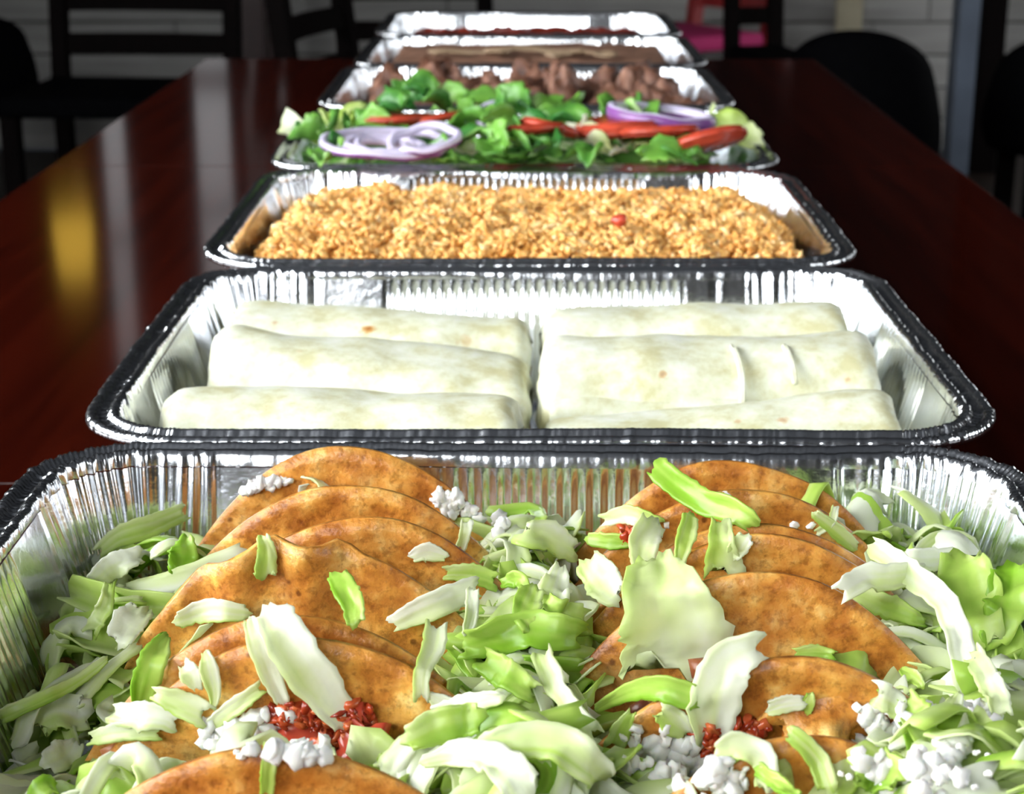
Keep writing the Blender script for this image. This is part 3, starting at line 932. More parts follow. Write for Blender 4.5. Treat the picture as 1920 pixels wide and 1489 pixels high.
# shreds that the photograph shows singly: path in photo points, width in pixels there, tone, label
hero = [
 ([(505,1140),(555,1225),(610,1300),(655,1360)], [62,80,78,50], 0.03, 'broad white lettuce strip slanting down into the tomato salsa'),
 ([(468,1160),(492,1225),(512,1275),(532,1320)], [22,40,38,25], 0.08, 'narrow white lettuce strip beside the broad one above the salsa'),
 ([(818,1172),(812,1215),(792,1260),(790,1310)], [42,42,30,26], 0.22, 'folded pale lettuce strip hanging straight down over a closed taco'),
 ([(735,1170),(800,1140),(855,1118),(895,1100)], [30,46,50,40], 0.05, 'jagged white lettuce piece at the end of the ruffled taco'),
 ([(886,1105),(884,1150),(876,1190)], [24,24,18], 0.05, None),
 ([(630,1075),(648,1105),(662,1135),(668,1172)], [40,44,40,34], 0.72, 'yellow-green lettuce strip stuck to the blistered face of a taco'),
 ([(492,1005),(500,1035),(497,1080)], [20,34,42], 0.45, 'small forked green lettuce piece hooked over the ruffled edge'),
 ([(350,1005),(345,1035),(335,1070)], [18,50,40], 0.92, 'pointed bright green leaf tip between two shells'),
 ([(312,1190),(290,1230),(275,1275),(262,1325)], [18,46,50,30], 0.80, 'frilly green lettuce leaf draped over the end of the closed taco'),
 ([(385,1222),(392,1255),(402,1300),(400,1330)], [14,32,24,8], 0.30, 'cream lettuce sliver tapering to a point on a shell face'),
 ([(345,1245),(360,1270),(372,1292)], [24,36,16], 0.12, None),
 ([(1228,1040),(1240,1110),(1262,1180),(1275,1262)], [60,130,190,215], 0.30, 'large pale veined lettuce leaf spread over a taco'),
 ([(1425,1212),(1372,1235),(1345,1300),(1335,1385)], [50,85,92,60], 0.02, 'broad white lettuce strip bent over the edge of the open taco'),
 ([(1228,872),(1265,905),(1320,940),(1370,955),(1415,985)], [46,48,42,48,34], 0.78, 'long bright green lettuce ribbon curling over the rear tacos'),
 ([(1352,975),(1352,1020),(1358,1075)], [36,44,78], 0.42, 'pale green lettuce piece flaring out at its foot on a shell'),
 ([(1225,975),(1208,1015),(1205,1075)], [52,52,40], 0.15, None),
 ([(1296,965),(1285,1010),(1272,1065)], [32,34,18], 0.50, None),
 ([(1400,1005),(1385,1025),(1370,1045)], [28,34,26], 0.2, None),
 ([(1635,1022),(1705,1075),(1770,1130),(1800,1200),(1812,1290)], [40,46,44,44,40], 0.06, 'long white lettuce rib curving down beside the open taco'),
 ([(1575,1112),(1620,1085),(1680,1080),(1735,1070)], [36,50,44,30], 0.05, 'white lettuce strip across the ends of two tacos'),
 ([(1525,962),(1562,990),(1605,1028)], [16,26,22], 0.45, None),
 ([(1566,950),(1558,980),(1530,1000)], [12,14,14], 0.2, None),
 ([(1600,1110),(1660,1135),(1735,1168)], [30,44,16], 0.55, None),
 ([(1015,1225),(1040,1280),(1075,1335),(1112,1382)], [42,42,40,40], 0.22, 'straight pale lettuce rib leaning between the two rows of tacos'),
 ([(790,1430),(870,1412),(940,1432),(985,1489)], [22,50,66,75], 0.04, 'thick white lettuce arch beside the cheese and salsa taco'),
 ([(905,1400),(985,1388),(1060,1400),(1130,1460)], [46,66,72,58], 0.28, 'wide pale green lettuce arch in front of the leaning rib'),
 ([(0,1345),(80,1310),(140,1280),(200,1235)], [26,24,22,16], 0.48, 'thin curling green lettuce strand against the tray wall'),
 ([(815,1342),(870,1322),(945,1306)], [36,38,22], 0.04, None),
 ([(806,1305),(835,1325),(850,1345)], [16,36,20], 0.08, None),
 ([(508,1396),(504,1440),(500,1489)], [24,26,24], 0.55, 'straight green lettuce strand hanging over the cheese and salsa taco'),
 ([(860,1215),(925,1195),(1000,1180),(1090,1190)], [50,66,70,50], 0.78, 'crinkled bright green lettuce leaf between the two rows of tacos'),
 ([(905,1238),(950,1265),(1000,1300)], [46,56,40], 0.72, None),
 ([(760,1390),(830,1360),(905,1345)], [44,62,50], 0.62, None),
 ([(1118,1330),(1180,1298),(1240,1290),(1310,1312)], [16,30,44,50], 0.72, 'yellow-green lettuce leaf folded over the end of the open taco'),
 ([(222,1205),(240,1170),(268,1140)], [46,56,44], 0.10, None),
 ([(330,1165),(390,1145),(465,1150)], [30,42,30], 0.25, None),
 ([(1800,1040),(1820,1120),(1838,1215)], [70,110,80], 0.62, 'wide frilly green lettuce leaf against the shining tray wall'),
 ([(1895,1060),(1888,1130),(1860,1210)], [60,76,50], 0.85, 'darker green lettuce leaf beside the wide frilly one'),
 ([(1820,1220),(1862,1290),(1882,1345)], [40,44,34], 0.20, None),
 ([(1700,1045),(1745,1050),(1795,1040)], [30,40,26], 0.12, None),
 ([(185,1035),(225,1005),(290,985),(345,960)], [26,40,36,30], 0.42, None),
 ([(175,1090),(215,1060),(265,1040)], [34,46,30], 0.08, None),
 ([(170,1185),(195,1140),(205,1095)], [30,30,18], 0.45, None),
 ([(876,978),(872,1000),(864,1028)], [22,20,18], 0.10, None),
 ([(770,1045),(800,1035),(838,1045)], [20,34,16], 0.12, None),
 ([(835,1075),(880,1075),(930,1090)], [24,36,34], 0.60, None),
 ([(940,1095),(972,1085),(985,1105)], [16,30,20], 0.80, None),
 ([(975,1000),(1030,1010),(1080,1035)], [50,60,40], 0.30, None),
 ([(1050,1060),(1040,1110),(1035,1150)], [20,60,50], 0.06, None),
 ([(1100,1050),(1140,1100),(1160,1120)], [50,70,50], 0.22, None),
 ([(1000,1100),(985,1150),(1000,1180)], [40,50,40], 0.60, None),
 ([(1010,1140),(1050,1160),(1100,1165)], [60,70,50], 0.62, None),
 ([(1235,985),(1180,965),(1130,975)], [30,34,22], 0.30, None),
 ([(1100,1010),(1150,1015),(1215,1010)], [24,28,24], 0.70, None),
 ([(1490,1225),(1530,1222),(1565,1230)], [18,24,18], 0.75, None),
 ([(1690,1255),(1720,1275),(1730,1290)], [16,26,14], 0.60, None),
 ([(1645,1300),(1672,1315),(1690,1335)], [46,50,36], 0.20, None),
 ([(1695,1310),(1720,1345),(1745,1370)], [44,60,40], 0.65, None),
 ([(1800,1300),(1785,1330),(1770,1365)], [14,36,40], 0.12, None),
 ([(1520,1300),(1515,1320),(1510,1335)], [12,24,22], 0.62, None),
 ([(1440,1330),(1475,1320),(1508,1318)], [26,32,24], 0.08, None),
 ([(1240,1330),(1265,1355),(1290,1375)], [36,50,30], 0.35, None),
 ([(1150,1400),(1170,1360),(1185,1335)], [36,34,16], 0.5, None),
 ([(1350,1420),(1380,1400),(1430,1420),(1440,1480)], [44,50,44,40], 0.25, None),
 ([(1480,1370),(1530,1420),(1555,1480)], [30,36,40], 0.55, None),
 ([(1420,1440),(1460,1470),(1500,1500)], [26,28,26], 0.80, None),
 ([(1600,1430),(1640,1440),(1690,1460)], [70,80,50], 0.68, None),
 ([(210,1340),(300,1345),(330,1360)], [36,50,34], 0.10, None),
 ([(290,1300),(330,1315),(385,1340)], [24,44,46], 0.30, None),
 ([(395,1360),(440,1325),(490,1290)], [24,32,26], 0.28, None),
 ([(85,1435),(125,1410),(140,1390)], [40,56,30], 0.06, None),
 ([(170,1385),(230,1372),(300,1375)], [26,34,24], 0.30, None),
]
hr = np.random.default_rng(77)
for pth, w, tone, lab in hero:
    K = 15
    pp = resample(np.array([(a, b, 0) for a, b in pth], float), K)
    wi = np.interp(np.linspace(0, 1, K), np.linspace(0, 1, len(w)), w)
    tgp = np.gradient(pp[:, :2], axis=0); tgp /= np.linalg.norm(tgp, axis=1, keepdims=True)
    dep, nrm = [], []
    for k, (px, py, _) in enumerate(pp):
        ds_ = []
        for q in (-0.42, 0.0, 0.42):
            p, nm = hit(px - tgp[k, 1]*q*wi[k], py + tgp[k, 0]*q*wi[k], 0.0028)
            ds_.append((p-CAM).length)
            if q == 0.0: nrm.append(np.array(nm)*0.5 - np.array(ray(px, py))*0.8)
        dep.append(min(ds_))
    dep = np.array(dep)
    dm = dep.copy(); dm[1:] = np.minimum(dm[1:], dep[:-1]); dm[:-1] = np.minimum(dm[:-1], dep[1:]); dep = dm
    lim = np.concatenate([[0], np.cumsum(np.linalg.norm(np.diff(pp[:, :2], axis=0), axis=1))])/6600.0
    for k in range(K):            # a stiff leaf does not plunge into the gaps
        dep[k] = min(dep[i0] + 1.0*abs(lim[k]-lim[i0]) for i0 in range(K))
    for it in range(2):
        sm_ = dep.copy(); sm_[1:-1] = (dep[:-2]+dep[2:])/2; dep = np.minimum(dep, sm_)
    pts = np.array([np.array(CAM + ray(px, py)*d) for (px, py, _), d in zip(pp, dep)])
    scale = float(np.mean(dep))/FPX
    V, F, T = ribbon(pts, np.array(w)*scale*1.08, np.array(nrm), hr, tone=tone, n=19, m=9, crinkle=0.10, jag=0.05, curl=0.22, ruffle=0.09, tip=0.92)
    c = pts.mean(0)-np.array(T1C)
    where = 'between the two rows of tacos' if abs(c[0]) < 0.022 else ('on the tacos' if abs(c[0]) < 0.125 else 'along the side wall of the taco tray')
    lettuce(V, F, T, tone, where, lab)

# ------------------------------------------------------------------ cheese crumbs and salsa
cr = np.random.default_rng(31)
crumb_me = []
for k in range(7):
    V, F = blob(900+k, 2, 0.6, 2.0, (1, cr.uniform(0.6, 1), cr.uniform(0.5, 0.9)))
    crumb_vf = globals().setdefault('crumb_vf', []); crumb_vf.append((V, F))
    crumb_me.append(mesh('cheese_crumb', V, F, M['cheese']))
CRUMBS = []
def crumb(px, py, r, label, group, lift=0.0):
    h_ = BVH.ray_cast(CAM, ray(px, py))[0]
    if h_ is None or h_.y > 0.5415 or abs(h_.x-T1C.x) > 0.142: return
    p, nm = hit(px, py, r*0.6+lift)
    CRUMBS.append((r, p, label, group))
def crumb_zone(path, spread, n, r0, r1, where, lift=0.0):
    for i in range(n):
        t = cr.uniform(0, len(path)-1.001); k = int(t); u = t-k
        px = path[k][0]*(1-u)+path[k+1][0]*u + cr.normal()*spread[0]; py = path[k][1]*(1-u)+path[k+1][1]*u + cr.normal()*spread[1]
        crumb(px, py, r0+(r1-r0)*cr.uniform()**2.0, 'white cheese crumb '+where, 'white cheese crumbs '+where, lift)
crumb_zone([(440,925),(470,914),(500,906),(530,902)], (6,3), 80, 0.0007, 0.0024, 'along the opening of the rearmost taco', 0.001)
crumb_zone([(815,935),(850,945),(900,962),(945,985)], (10,8), 110, 0.0007, 0.0027, 'along the opening of the rearmost taco', 0.001)
crumb_zone([(760,845),(800,858),(885,870)], (6,3), 6, 0.0012, 0.0024, 'along the opening of the rearmost taco')
crumb_zone([(470,1378),(520,1345),(430,1370),(410,1395),(560,1402),(600,1408)], (20,9), 200, 0.0007, 0.0032, 'on the taco with salsa', 0.002)
crumb_zone([(1190,1400),(1240,1420),(1300,1440),(1380,1470)], (22,22), 150, 0.0007, 0.0031, 'on the buried taco beside the dark red salsa', 0.003)
crumb_zone([(1640,1345),(1700,1370),(1780,1360),(1850,1350)], (26,20), 150, 0.0007, 0.0031, 'at the end of the buried taco by the lit tray wall', 0.003)
crumb_zone([(1620,1400),(1720,1430),(1820,1420)], (30,26), 150, 0.0007, 0.0031, 'on the buried taco below the shell fragment', 0.003)
for px, py in ((1360,930),(1490,985),(920,1205),(1250,985),(1190,1035),(1520,985),(1120,1110)):
    crumb(px, py, 0.0016, 'white cheese crumb lying alone on a shell', 'single white cheese crumbs on the shells')
CRUMBS.sort(key=lambda c_: -c_[0])
for r, p, label, group in CRUMBS[:290]:
    o = link('cheese_crumb', crumb_me[cr.integers(7)])
    o.location = p; o.scale = (r, r, r); o.rotation_euler = tuple(cr.uniform(0, 6.28, 3))
    tag(o, label, 'cheese', group)
J = Joined()
for r, p, label, group in CRUMBS[290:]:
    V, F = crumb_vf[cr.integers(7)]
    J.add((V*r)@rot_rand(cr).T + np.array(p), F)
tag(link('cheese_crumbs', J.mesh('cheese_crumbs', M['cheese'])), 'fine white cheese crumbs sprinkled over the tacos', 'cheese', kind='stuff')
# salsa on the cheese and salsa taco
def salsa(pts, n, label, group=None):
    c = np.mean([np.array(hit(px, py, 0.002)[0]) for px, py in pts], 0)
    J = Joined()
    for i in range(n):
        px, py = pts[cr.integers(len(pts))]
        p, nm = hit(px+cr.normal()*12, py+cr.normal()*8, 0.003)
        V, F = blob(3000+i, 2, 0.6, 2.0); r = cr.uniform(0.0008, 0.0024)
        J.add((V*r*np.array([1.5, 1, 0.55]))@rot_rand(cr).T+np.array(p)-c, F, np.full(len(V), cr.uniform(0, 1)))
    o = link('tomato_salsa', J.mesh('tomato_salsa', M['salsa'])); o.location = c
    tag(o, label, 'salsa', group, 'stuff')
salsa([(540,1340),(570,1350),(600,1370),(640,1390),(665,1370),(670,1340),(620,1345),(650,1400),(590,1390)], 330, 'chunky red tomato salsa on the taco beside white cheese')
salsa([(1340,1400),(1375,1385),(1410,1365),(1330,1375)], 90, 'dark red salsa under the broad bent white lettuce strip')
salsa([(1185,1005),(1215,1003)], 30, 'small orange-red salsa spot on a closed taco')
# tomato piece with pale rim
def tomato_piece(pxs, label):
    pts = [np.array(hit(px, py, 0.006)[0]) for px, py in pxs]
    V, F, T = ribbon(pts, 0.012, np.array([0, -0.6, 0.8]), cr, tone=0.3, n=9, m=6, thick=0.003, curl=0.3)
    c = V.mean(0)
    o = link('tomato_piece', mesh('tomato_piece', V-c, F, M['tomato'])); o.location = c
    tag(o, label, 'tomato')
tomato_piece([(625,1400), (665,1385), (695,1350)], 'curved red tomato wedge beside the chunky salsa')
tomato_piece([(520,1385), (560,1380), (600,1378)], 'orange-red tomato strip between cheese and salsa')
# broken shell fragment
pts = [np.array(hit(px, py, 0.004)[0]) for px, py in ((1455,1375),(1510,1345),(1570,1345),(1600,1380))]
V, F, T = ribbon(pts, 0.014, np.array([0, -0.7, 0.7]), cr, tone=0.3, n=13, m=7, thick=0.002)
c = V.mean(0)
o = link('shell_fragment', mesh('shell_fragment', V-c, F, M['shell'])); o.location = c
tag(o, 'broken corn shell fragment poking out of the cheese-covered heap', 'shell fragment')

# ------------------------------------------------------------------ burritos
def burrito(x0, x1, yl, yr, z, ry, rz_, label, seed, strand=False, topl=1.0, topr=1.0, spots=()):
    n, m_ = 56, 30
    xc, yc = (x0+x1)/2, (yl+yr)/2
    e = empty('burrito', (xc, yc, 0))
    L = x1-x0
    V = []; 
    for i in range(n+1):
        s = i/n
        x = (s-0.5)*L
        # rounded flat ends
        edge = min(s, 1-s)*L
        cap = min(1.0, (1-(1-min(1, edge/0.009))**2)**0.5 if edge < 0.009 else 1.0)
        cap = 0.72 + 0.28*cap if edge > 1e-6 else 0.60
        yy = (yl+(yr-yl)*s)-yc
        tz = topl+(topr-topl)*s
        for j in range(m_):
            a = 2*math.pi*j/m_
            ca, sa = math.cos(a), math.sin(a)
            pw = 2.4
            k = (abs(ca)**pw+abs(sa)**pw)**(-1/pw)
            w = 1 + 0.09*noise.noise(Vector((x*28+seed*9, ca*1.2, sa*1.2))) + 0.02*noise.noise(Vector((x*90, ca*3+seed, sa*3)))
            Y = ca*k*ry*cap*w; Z = sa*k*rz_*cap*w*tz
            # overlapping wrap seam
            if 0.2 < a < 1.2: Z += 0.0012*(1 if a < 0.75 else 0)*cap
            Y += 0.003*math.sin(s*3+seed)
            V.append((x + (0.0025*noise.noise(Vector((seed, ca*2, sa*2))) if edge < 0.012 else 0), yy+Y, max(0.002, z+Z-(1-tz)*0.01)))
    F = []
    for i in range(n):
        for j in range(m_):
            F.append((i*m_+j, i*m_+(j+1) % m_, (i+1)*m_+(j+1) % m_, (i+1)*m_+j))
    # folded-in ends
    for i, off in ((0, 0.002), (n, -0.002)):
        c = len(V); base = np.array(V[i*m_:(i+1)*m_]).mean(0)
        rin = []
        for j in range(m_):
            p = np.array(V[i*m_+j]); q = base + (p-base)*0.5; q[0] += off*1.5
            V.append(tuple(q)); rin.append(len(V)-1)
        for j in range(m_):
            f = (i*m_+j, rin[j], rin[(j+1) % m_], i*m_+(j+1) % m_)
            F.append(f if i else f[::-1])
        V.append((base[0]+off*2.2, base[1], base[2])); ci = len(V)-1
        for j in range(m_):
            f = (rin[j], ci, rin[(j+1) % m_])
            F.append(f if i else f[::-1])
    bvh = BVHTree.FromPolygons([Vector(v)+Vector((xc, yc, 0)) for v in V], F)
    loc = []
    for px, py, r, st in spots:
        h_ = bvh.ray_cast(CAM, ray(px, py))[0]
        if h_ is not None: loc.append((h_.x-xc, h_.y-yc, h_.z, r, st))
    bmt = burrito_mat(loc) if loc else M['burrito']
    wr = link('tortilla_wrap', mesh('tortilla_wrap', V, F, bmt), None, e)
    # free edge of the tortilla as a flap running along the roll
    G = np.zeros((40, 5, 3))
    for i in range(40):
        s = 0.03+0.94*i/39
        yy = (yl+(yr-yl)*s)-yc; tz = topl+(topr-topl)*s
        for j in range(5):
            a = math.radians(-28 + 14*j) + 0.12*noise.noise(Vector((s*4, seed, 0)))
            ca, sa = -math.cos(a), math.sin(a)
            k = (abs(ca)**2.4+abs(sa)**2.4)**(-1/2.4)
            G[i, j] = ((s-0.5)*L, yy+ca*k*ry*1.045+0.003*math.sin(s*3+seed), z+sa*k*rz_*1.045*tz-(1-tz)*0.01)
    V2, F2 = sheet(G, 0.0012)
    link('flap', mesh('tortilla_flap', V2, F2, M['burrito']), None, wr)
    if strand:
        for s, ln in ((0.55, 1.0), (0.70, 0.5)):
            pts = []
            for q in np.linspace(0.15, 0.15+0.75*ln, 7):
                a = math.pi*(0.5+q*0.55)
                ca, sa = math.cos(a), math.sin(a); k = (abs(ca)**2.4+abs(sa)**2.4)**(-1/2.4)
                pts.append(((s-0.5)*L+0.004*math.sin(q*3), ((yl+(yr-yl)*s)-yc)+ca*k*ry*1.03, z+sa*k*rz_*1.03))
            V3, F3, T3 = ribbon(np.array(pts), 0.0022, np.array([0, -0.6, 0.8]), cr, n=12, m=4, thick=0.0012, jag=0.02, ruffle=0.0)
            link('tortilla_crease', mesh('tortilla_crease', V3, F3, M['burrito']), None, wr)
    tag(e, label, 'burrito', 'rolled burritos in the second tray')
S = T_XC[1]
burrito(-0.138, -0.001, 0.634, 0.632, 0.032, 0.031, 0.0290, 'plain pale burrito against the front rim, two before the brown-spotted one', 1, topl=1.0, topr=1.0)
burrito(-0.131, 0.003, 0.706, 0.692, 0.034, 0.035, 0.0310, 'pale burrito lying between the plain one and the brown-spotted one', 2, topl=1.06, topr=0.80)
burrito(-0.134, 0.003, 0.771, 0.764, 0.032, 0.032, 0.0285, 'burrito with a brown toasted spot lying against the fluted tray wall', 3, topl=1.0, topr=0.90, spots=[(690,616,0.0042,1.0),(515,605,0.0022,0.6),(870,640,0.004,0.45)])
burrito(0.006, 0.143, 0.629, 0.636, 0.032, 0.030, 0.0290, 'burrito against the front rim, sloping down to the middle of the tray', 4, topl=0.74, topr=1.0, spots=[(1470,788,0.0030,0.7),(1385,790,0.0020,0.6)])
burrito(0.006, 0.147, 0.697, 0.702, 0.034, 0.034, 0.0305, 'burrito with a raised crease across its middle', 5, strand=True, topl=1.0, topr=1.0, spots=[(1243,702,0.0022,0.7),(1030,735,0.0030,0.5),(1590,712,0.0018,0.6)])
burrito(0.008, 0.147, 0.768, 0.770, 0.032, 0.032, 0.0285, 'unspotted burrito lying against the fluted tray wall', 6, topl=0.97, topr=1.0)

# ------------------------------------------------------------------ rice
c3 = TRAYC[2]
rr = np.random.default_rng(12)
def rice_h(x, y):
    ex = min(1, max(0, (0.142-abs(x))/0.02)); ey = min(1, max(0, (0.107-abs(y))/0.02))
    h = 0.046 + 0.014*math.sqrt(max(0, ex*ey)) + 0.005*(1-(y/0.11)**2) - 0.004*y/0.1
    h += 0.0050*noise.noise(Vector((x*32, y*32, 1.0))) + 0.0045*noise.noise(Vector((x*75, y*75, 9.0))) + 0.003*noise.noise(Vector((x*150, y*150, 3.0)))
    return h
tips = np.array([[-1, 0, 0], [1, 0, 0]]); ringv = []
for sx in (-0.55, 0.45):
    for k in range(4):
        ringv.append([sx, 0.9*math.cos(k*math.pi/2+0.4), 0.9*math.sin(k*math.pi/2+0.4)])
GV = np.concatenate([tips, np.array(ringv)])
GF = [(0, 2+(k+1) % 4, 2+k) for k in range(4)] + [(2+k, 2+(k+1) % 4, 6+(k+1) % 4, 6+k) for k in range(4)] + [(6+k, 6+(k+1) % 4, 1) for k in range(4)]
J = Joined()
for i in range(13500):
    x = rr.uniform(-0.141, 0.141); y = rr.uniform(-0.107, 0.107)
    h = rice_h(x, y) - 0.003*rr.uniform(0, 1)
    an = rr.uniform(0, 6.28); el = rr.normal()*0.5
    d = np.array([math.cos(an)*math.cos(el), math.sin(an)*math.cos(el), math.sin(el)])
    u = np.cross(d, [0, 0, 1]); u /= np.linalg.norm(u); w = np.cross(u, d)
    L = rr.uniform(0.0028, 0.0044); W = rr.uniform(0.0013, 0.0019)
    V = GV[:, :1]*d*L + GV[:, 1:2]*u*W + GV[:, 2:3]*w*W + np.array([x, y, h])
    J.add(V, GF, np.full(10, np.clip(0.5+rr.normal()*0.22+0.25*noise.noise(Vector((x*40, y*40, 7))), 0, 1)))
nr = 40
xs = np.linspace(-0.141, 0.141, nr); ys = np.linspace(-0.106, 0.106, nr)
bvv = np.array([(x, y, rice_h(x, y)-0.004) for x in xs for y in ys])
J.add(bvv, [(i*nr+j, (i+1)*nr+j, (i+1)*nr+j+1, i*nr+j+1) for i in range(nr-1) for j in range(nr-1)], np.full(nr*nr, 0.1))
o = link('orange_rice', J.mesh('orange_rice', M['rice'])); o.location = c3
tag(o, 'mound of orange rice filling the third tray', 'rice', kind='stuff')
def tomato_bit(px, py, r, label, parent_c):
    p = at_z(px, py, 0.074)
    V, F = blob(4000+int(px), 2, 0.3, 1.3, (1.0, 0.8, 0.8))
    o = link('tomato_bit', mesh('tomato_bit', V*r, F, M['tomato'])); o.location = p
    tag(o, label, 'tomato')
tomato_bit(1162, 413, 0.0042, 'small red tomato bit on the orange rice', c3)

# ------------------------------------------------------------------ salad
sl = np.random.default_rng(44)
c4 = TRAYC[3]
def sheet_piece(name, px, py, z, w, l, tone, mat, label, cat, group, an=None, tilt=0.4, thick=0.0012, curl=0.5):
    p = np.array(at_z(px, py, z))
    an = sl.uniform(0, 6.28) if an is None else an
    d = np.array([math.cos(an), math.sin(an), sl.normal()*tilt*0.6]); d /= np.linalg.norm(d)
    bend = np.array([0, 0, 1.0])*l*sl.uniform(0.08, 0.22)
    V, F, T = ribbon([p-d*l/2, p+bend*0.6, p+d*l/2], [w*0.6, w, w*0.7], np.array([sl.normal()*0.5, -0.5+sl.normal()*0.4, 0.8]), sl, tone=tone, n=11, m=7, curl=curl*sl.uniform(0.5, 1.3), ruffle=0.14, thick=thick, tip=0.55)
    c = V.mean(0)
    o = link(name, mesh(name, V-c, F, mat, True, T)); o.location = c
    return tag(o, label, cat, group)
# pale under-layer
J = Joined()
for i in range(260):
    x = sl.uniform(-0.128, 0.128); y = sl.uniform(-0.098, 0.098)
    z = 0.058 + 0.006*noise.noise(Vector((x*30, y*30, 0)))-0.012*sl.uniform()
    L = sl.uniform(0.02, 0.04); an = sl.uniform(0, 6.28); d = np.array([math.cos(an), math.sin(an), sl.normal()*0.2])
    cc = np.array([x, y, z])
    pts = [np.clip(cc-d*L/2, [-0.132, -0.10, 0.01], [0.132, 0.10, 0.075]), cc, np.clip(cc+d*L/2, [-0.132, -0.10, 0.01], [0.132, 0.10, 0.075])]
    V, F, T = ribbon(pts, sl.uniform(0.012, 0.022), np.array([sl.normal()*0.3, sl.normal()*0.3, 1]), sl, tone=sl.uniform(0.2, 0.9), n=6, m=4)
    J.add(V, F, T)
o = link('chopped_lettuce', J.mesh('salad_bed', M['romaine'])); o.location = c4
tag(o, 'chopped green lettuce under the salad toppings', 'lettuce', kind='stuff')
GG = 'dark green pepper and leaf pieces on the salad'
greens = [(755,178,.086),(790,168,.092),(735,205,.084),(815,195,.086),(845,188,.084),(870,215,.078),(905,225,.08),(930,205,.084),(960,195,.086),(990,212,.08),(1035,205,.082),(1065,200,.082),(890,260,.076),(925,272,.076),(955,262,.078),(985,270,.076),(1020,275,.074),(1010,260,.076),(1000,245,.08),(1150,210,.078),(1200,212,.080),(1190,205,.08),(615,291,.07),(640,282,.07),(830,292,.07),(1110,292,.07),(1240,292,.07),(1265,288,.07),(580,255,.072),(610,245,.074),(700,232,.076),(660,250,.072),(850,240,.076),(1290,292,.068),(1090,290,.068),(905,195,.082),(940,235,.08),(1060,225,.078),(690,215,.076)]
for px, py, z in greens:
    z += 0.007
    beside = 'beside the nested onion rings' if px < 880 else ('between the nested rings and the pale lettuce' if px < 1075 else 'beside the tomato slices')
    sheet_piece('green_piece', px, py, z, sl.uniform(0.016, 0.025), sl.uniform(0.020, 0.032), sl.uniform(0.42, 1.0), M['romaine'], 'curved dark green leaf piece on the salad '+beside, 'salad leaf', 'dark green leaf pieces '+beside, thick=0.0018, curl=0.8)
GP = 'pale lettuce pieces on the salad'
for px, py, z, tn in [(1085,248,.08,.05),(1105,262,.078,.1),(1125,280,.074,.12),(1150,285,.072,.15),(1240,265,.078,.5),(1262,262,.078,.55),(1215,275,.075,.5),(880,278,.074,.25),(560,245,.074,.05),(650,222,.078,.5),(630,232,.076,.45),(670,228,.076,.5),(1395,262,.070,.3),(1370,240,.070,.4),(1180,265,.076,.2),(580,262,.072,.35),(1340,235,.07,.5)]:
    sheet_piece('pale_lettuce', px, py, z, sl.uniform(0.016, 0.024), sl.uniform(0.022, 0.034), tn, M['lettuce'], 'pale yellow-green lettuce piece on the salad', 'lettuce', GP)
def disc_slice(px, py, z, r, th, label, tiltx=0.0, tilty=0.0):
    bm = bmesh.new(); bmesh.ops.create_cone(bm, cap_ends=True, segments=36, radius1=r, radius2=r, depth=th)
    bmesh.ops.bevel(bm, geom=[e for e in bm.edges if abs(e.verts[0].co.z-e.verts[1].co.z) < 1e-6], offset=th*0.3, segments=2, affect='EDGES')
    o = link('tomato_slice', bm_mesh('tomato_slice', bm, M['tomato'], True)); o.location = at_z(px, py, z)
    o.rotation_euler = (tiltx, tilty, sl.uniform(0, 6))
    tag(o, label, 'tomato', 'tomato slices on the salad')
disc_slice(985, 243, 0.088, 0.026, 0.006, 'red tomato slice between the dark green pieces', 0.15, 0.1)
disc_slice(1030, 240, 0.087, 0.020, 0.006, 'smaller tomato slice beside the pale lettuce', 0.2, 0.25)
disc_slice(1155, 236, 0.086, 0.028, 0.006, 'tomato slice under the lone purple onion ring', 0.1, 0.05)
disc_slice(1235, 246, 0.086, 0.026, 0.006, 'tomato slice behind the yellow-green lettuce', 0.15, 0.1)
disc_slice(1325, 266, 0.082, 0.026, 0.007, 'large red tomato slice at the end of the salad tray', 0.38, 0.2)
disc_slice(745, 222, 0.084, 0.024, 0.005, 'pinkish tomato slice behind the nested onion rings', 0.1, 0.0)
disc_slice(815, 222, 0.084, 0.020, 0.005, 'small tomato slice behind the nested onion rings', 0.2, 0.0)
def onion_ring(px, py, z, R, wall, hgt, label, group, tx=0.0, ty=0.0, squash=1.0, skin=(0,)):
    n = 56; V, F, mi = [], [], []
    prof = [(R, -hgt/2), (R+wall*0.12, 0), (R, hgt/2), (R-wall*0.5, hgt*0.62), (R-wall, hgt/2), (R-wall*1.05, 0), (R-wall, -hgt/2), (R-wall*0.5, -hgt*0.6)]
    m_ = len(prof)
    for i in range(n):
        a = 2*math.pi*i/n
        k = 1+0.04*noise.noise(Vector((math.cos(a)*1.3+px, math.sin(a)*1.3, R*100)))
        for r_, z_ in prof:
            V.append((math.cos(a)*r_*k, math.sin(a)*r_*k*squash, z_+0.002*noise.noise(Vector((math.cos(a)*1.5, math.sin(a)*1.5, px)))))
    for i in range(n):
        for j in range(m_):
            F.append((i*m_+j, ((i+1) % n)*m_+j, ((i+1) % n)*m_+(j+1) % m_, i*m_+(j+1) % m_))
            mi.append(1 if j in skin else 0)
    o = link('onion_ring', mesh('onion_ring', V, F, None, True, None, [M['onion'], M['onion_skin']], mi))
    o.location = at_z(px, py, z); o.rotation_euler = (tx, ty, 0)
    tag(o, label, 'onion ring', group)
GO = 'purple onion rings on the salad'
onion_ring(728, 268, 0.082, 0.043, 0.0045, 0.0042, 'outermost of the nested purple-edged onion rings', GO, 0.03, 0.03)
onion_ring(738, 268, 0.083, 0.034, 0.0042, 0.0042, 'second largest of the nested onion rings', GO, 0.06, -0.05)
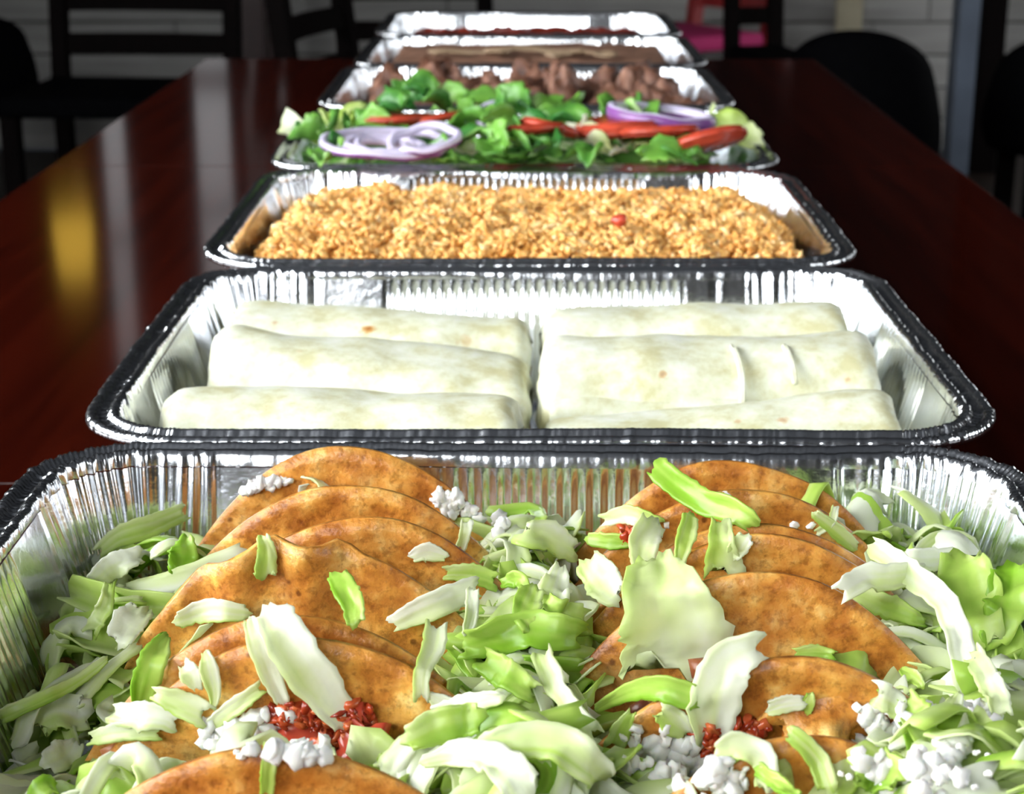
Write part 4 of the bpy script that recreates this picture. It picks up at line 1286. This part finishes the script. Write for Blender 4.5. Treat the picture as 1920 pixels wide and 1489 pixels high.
onion_ring(722, 272, 0.083, 0.025, 0.0040, 0.0042, 'third of the nested onion rings, inside the second', GO, 0.02, 0.06)
onion_ring(716, 276, 0.083, 0.0165, 0.0036, 0.0042, 'innermost of the nested onion rings', GO, 0.1, 0.1)
onion_ring(795, 262, 0.087, 0.023, 0.0042, 0.0042, 'onion ring lying loose across the nested ones', GO, 0.2, -0.12)
onion_ring(1240, 219, 0.088, 0.036, 0.0060, 0.008, 'thick dark purple onion ring over the tomato slices', GO, -0.02, 0.10, 1.0, (0, 1, 5, 6, 7))
onion_ring(935, 228, 0.082, 0.016, 0.0035, 0.005, 'small onion ring half hidden among the dark green pieces', GO, 0.6, 0.5)

# ------------------------------------------------------------------ meat tray
mt = np.random.default_rng(66)
c5 = TRAYC[4]
meat_me = []
for k in range(8):
    V, F = blob(600+k, 3, 0.5, 2.3, (1.45, 0.9, 0.7))
    T = [0.5+0.9*noise.noise(Vector(v)*2.2+Vector((k, 0, 0))) for v in V]
    meat_me.append(mesh('meat_chunk', V, F, M['meat'], True, np.clip(T, 0, 1)))
k = 0
for gx_ in range(9):
    for gy_ in range(6):
        x = -0.118 + 0.236*gx_/8 + mt.normal()*0.006; y = -0.088 + 0.176*gy_/5 + mt.normal()*0.006
        r = mt.uniform(0.014, 0.021)
        o = link('meat_chunk', meat_me[mt.integers(8)])
        big = 0.010*math.exp(-((x+0.055)/0.03)**2-((y+0.02)/0.05)**2) + 0.010*math.exp(-((x-0.035)/0.04)**2-((y)/0.05)**2)
        o.location = (c5.x+x, c5.y+y, 0.041+mt.uniform(-0.003, 0.006)+big); o.scale = (r, r, r)
        o.rotation_euler = tuple(mt.uniform(0, 6.28, 3))
        wh = 'beside the salad tray' if gy_ < 2 else ('beside the bean tray' if gy_ > 3 else 'in the middle of the meat tray')
        tag(o, 'browned roast meat chunk '+wh, 'meat', 'roast meat chunks '+wh)

# ------------------------------------------------------------------ beans and sauce
def filled(name, c, zlev, amp, mat, label, cat, hx=0.136, hy=0.106, seed=0, frq=30):
    n1, n2 = 70, 56
    V = []
    for i in range(n1):
        for j in range(n2):
            x = -hx+2*hx*i/(n1-1); y = -hy+2*hy*j/(n2-1)
            # round the corners of the fill
            k = max(abs(x)/hx, abs(y)/hy)
            V.append((x*(1-0.02*k), y*(1-0.02*k), zlev + amp*noise.noise(Vector((x*frq, y*frq, seed))) + amp*0.5*noise.noise(Vector((x*frq*2.6, y*frq*2.6, seed))) - 0.004*k**6))
    F = [(i*n2+j, (i+1)*n2+j, (i+1)*n2+j+1, i*n2+j+1) for i in range(n1-1) for j in range(n2-1)]
    me = mesh(name, V, F, mat)
    o = link(name, me); o.location = c
    s_ = o.modifiers.new('s', 'SOLIDIFY'); s_.thickness = 0.02; s_.offset = -1
    tag(o, label, cat, kind='stuff')
    return o
filled('refried_beans', TRAYC[5], 0.061, 0.003, M['beans'], 'smooth brown refried beans filling the sixth tray', 'beans', seed=3)
for k, (px, py, ln) in enumerate([(880,100,0.07),(1000,97,0.10),(1090,103,0.06)]):
    p = np.array(at_z(px, py, 0.0655))
    V, F, T = ribbon([p-np.array([ln/2, 0, 0]), p+np.array([0, 0.006, 0.001]), p+np.array([ln/2, -0.002, 0])], 0.016, np.array([0, 0, 1.0]), mt, n=14, m=6, thick=0.0015)
    c = V.mean(0); o = link('melted_cheese', mesh('melted_cheese', V-c, F, M['cream_streak'])); o.location = c
    tag(o, 'pale streak of melted cheese on the brown beans', 'cheese', 'melted cheese streaks on the beans')
filled('red_sauce', TRAYC[6], 0.050, 0.006, M['sauce'], 'dark red sauce in the last tray', 'sauce', seed=8, frq=45)
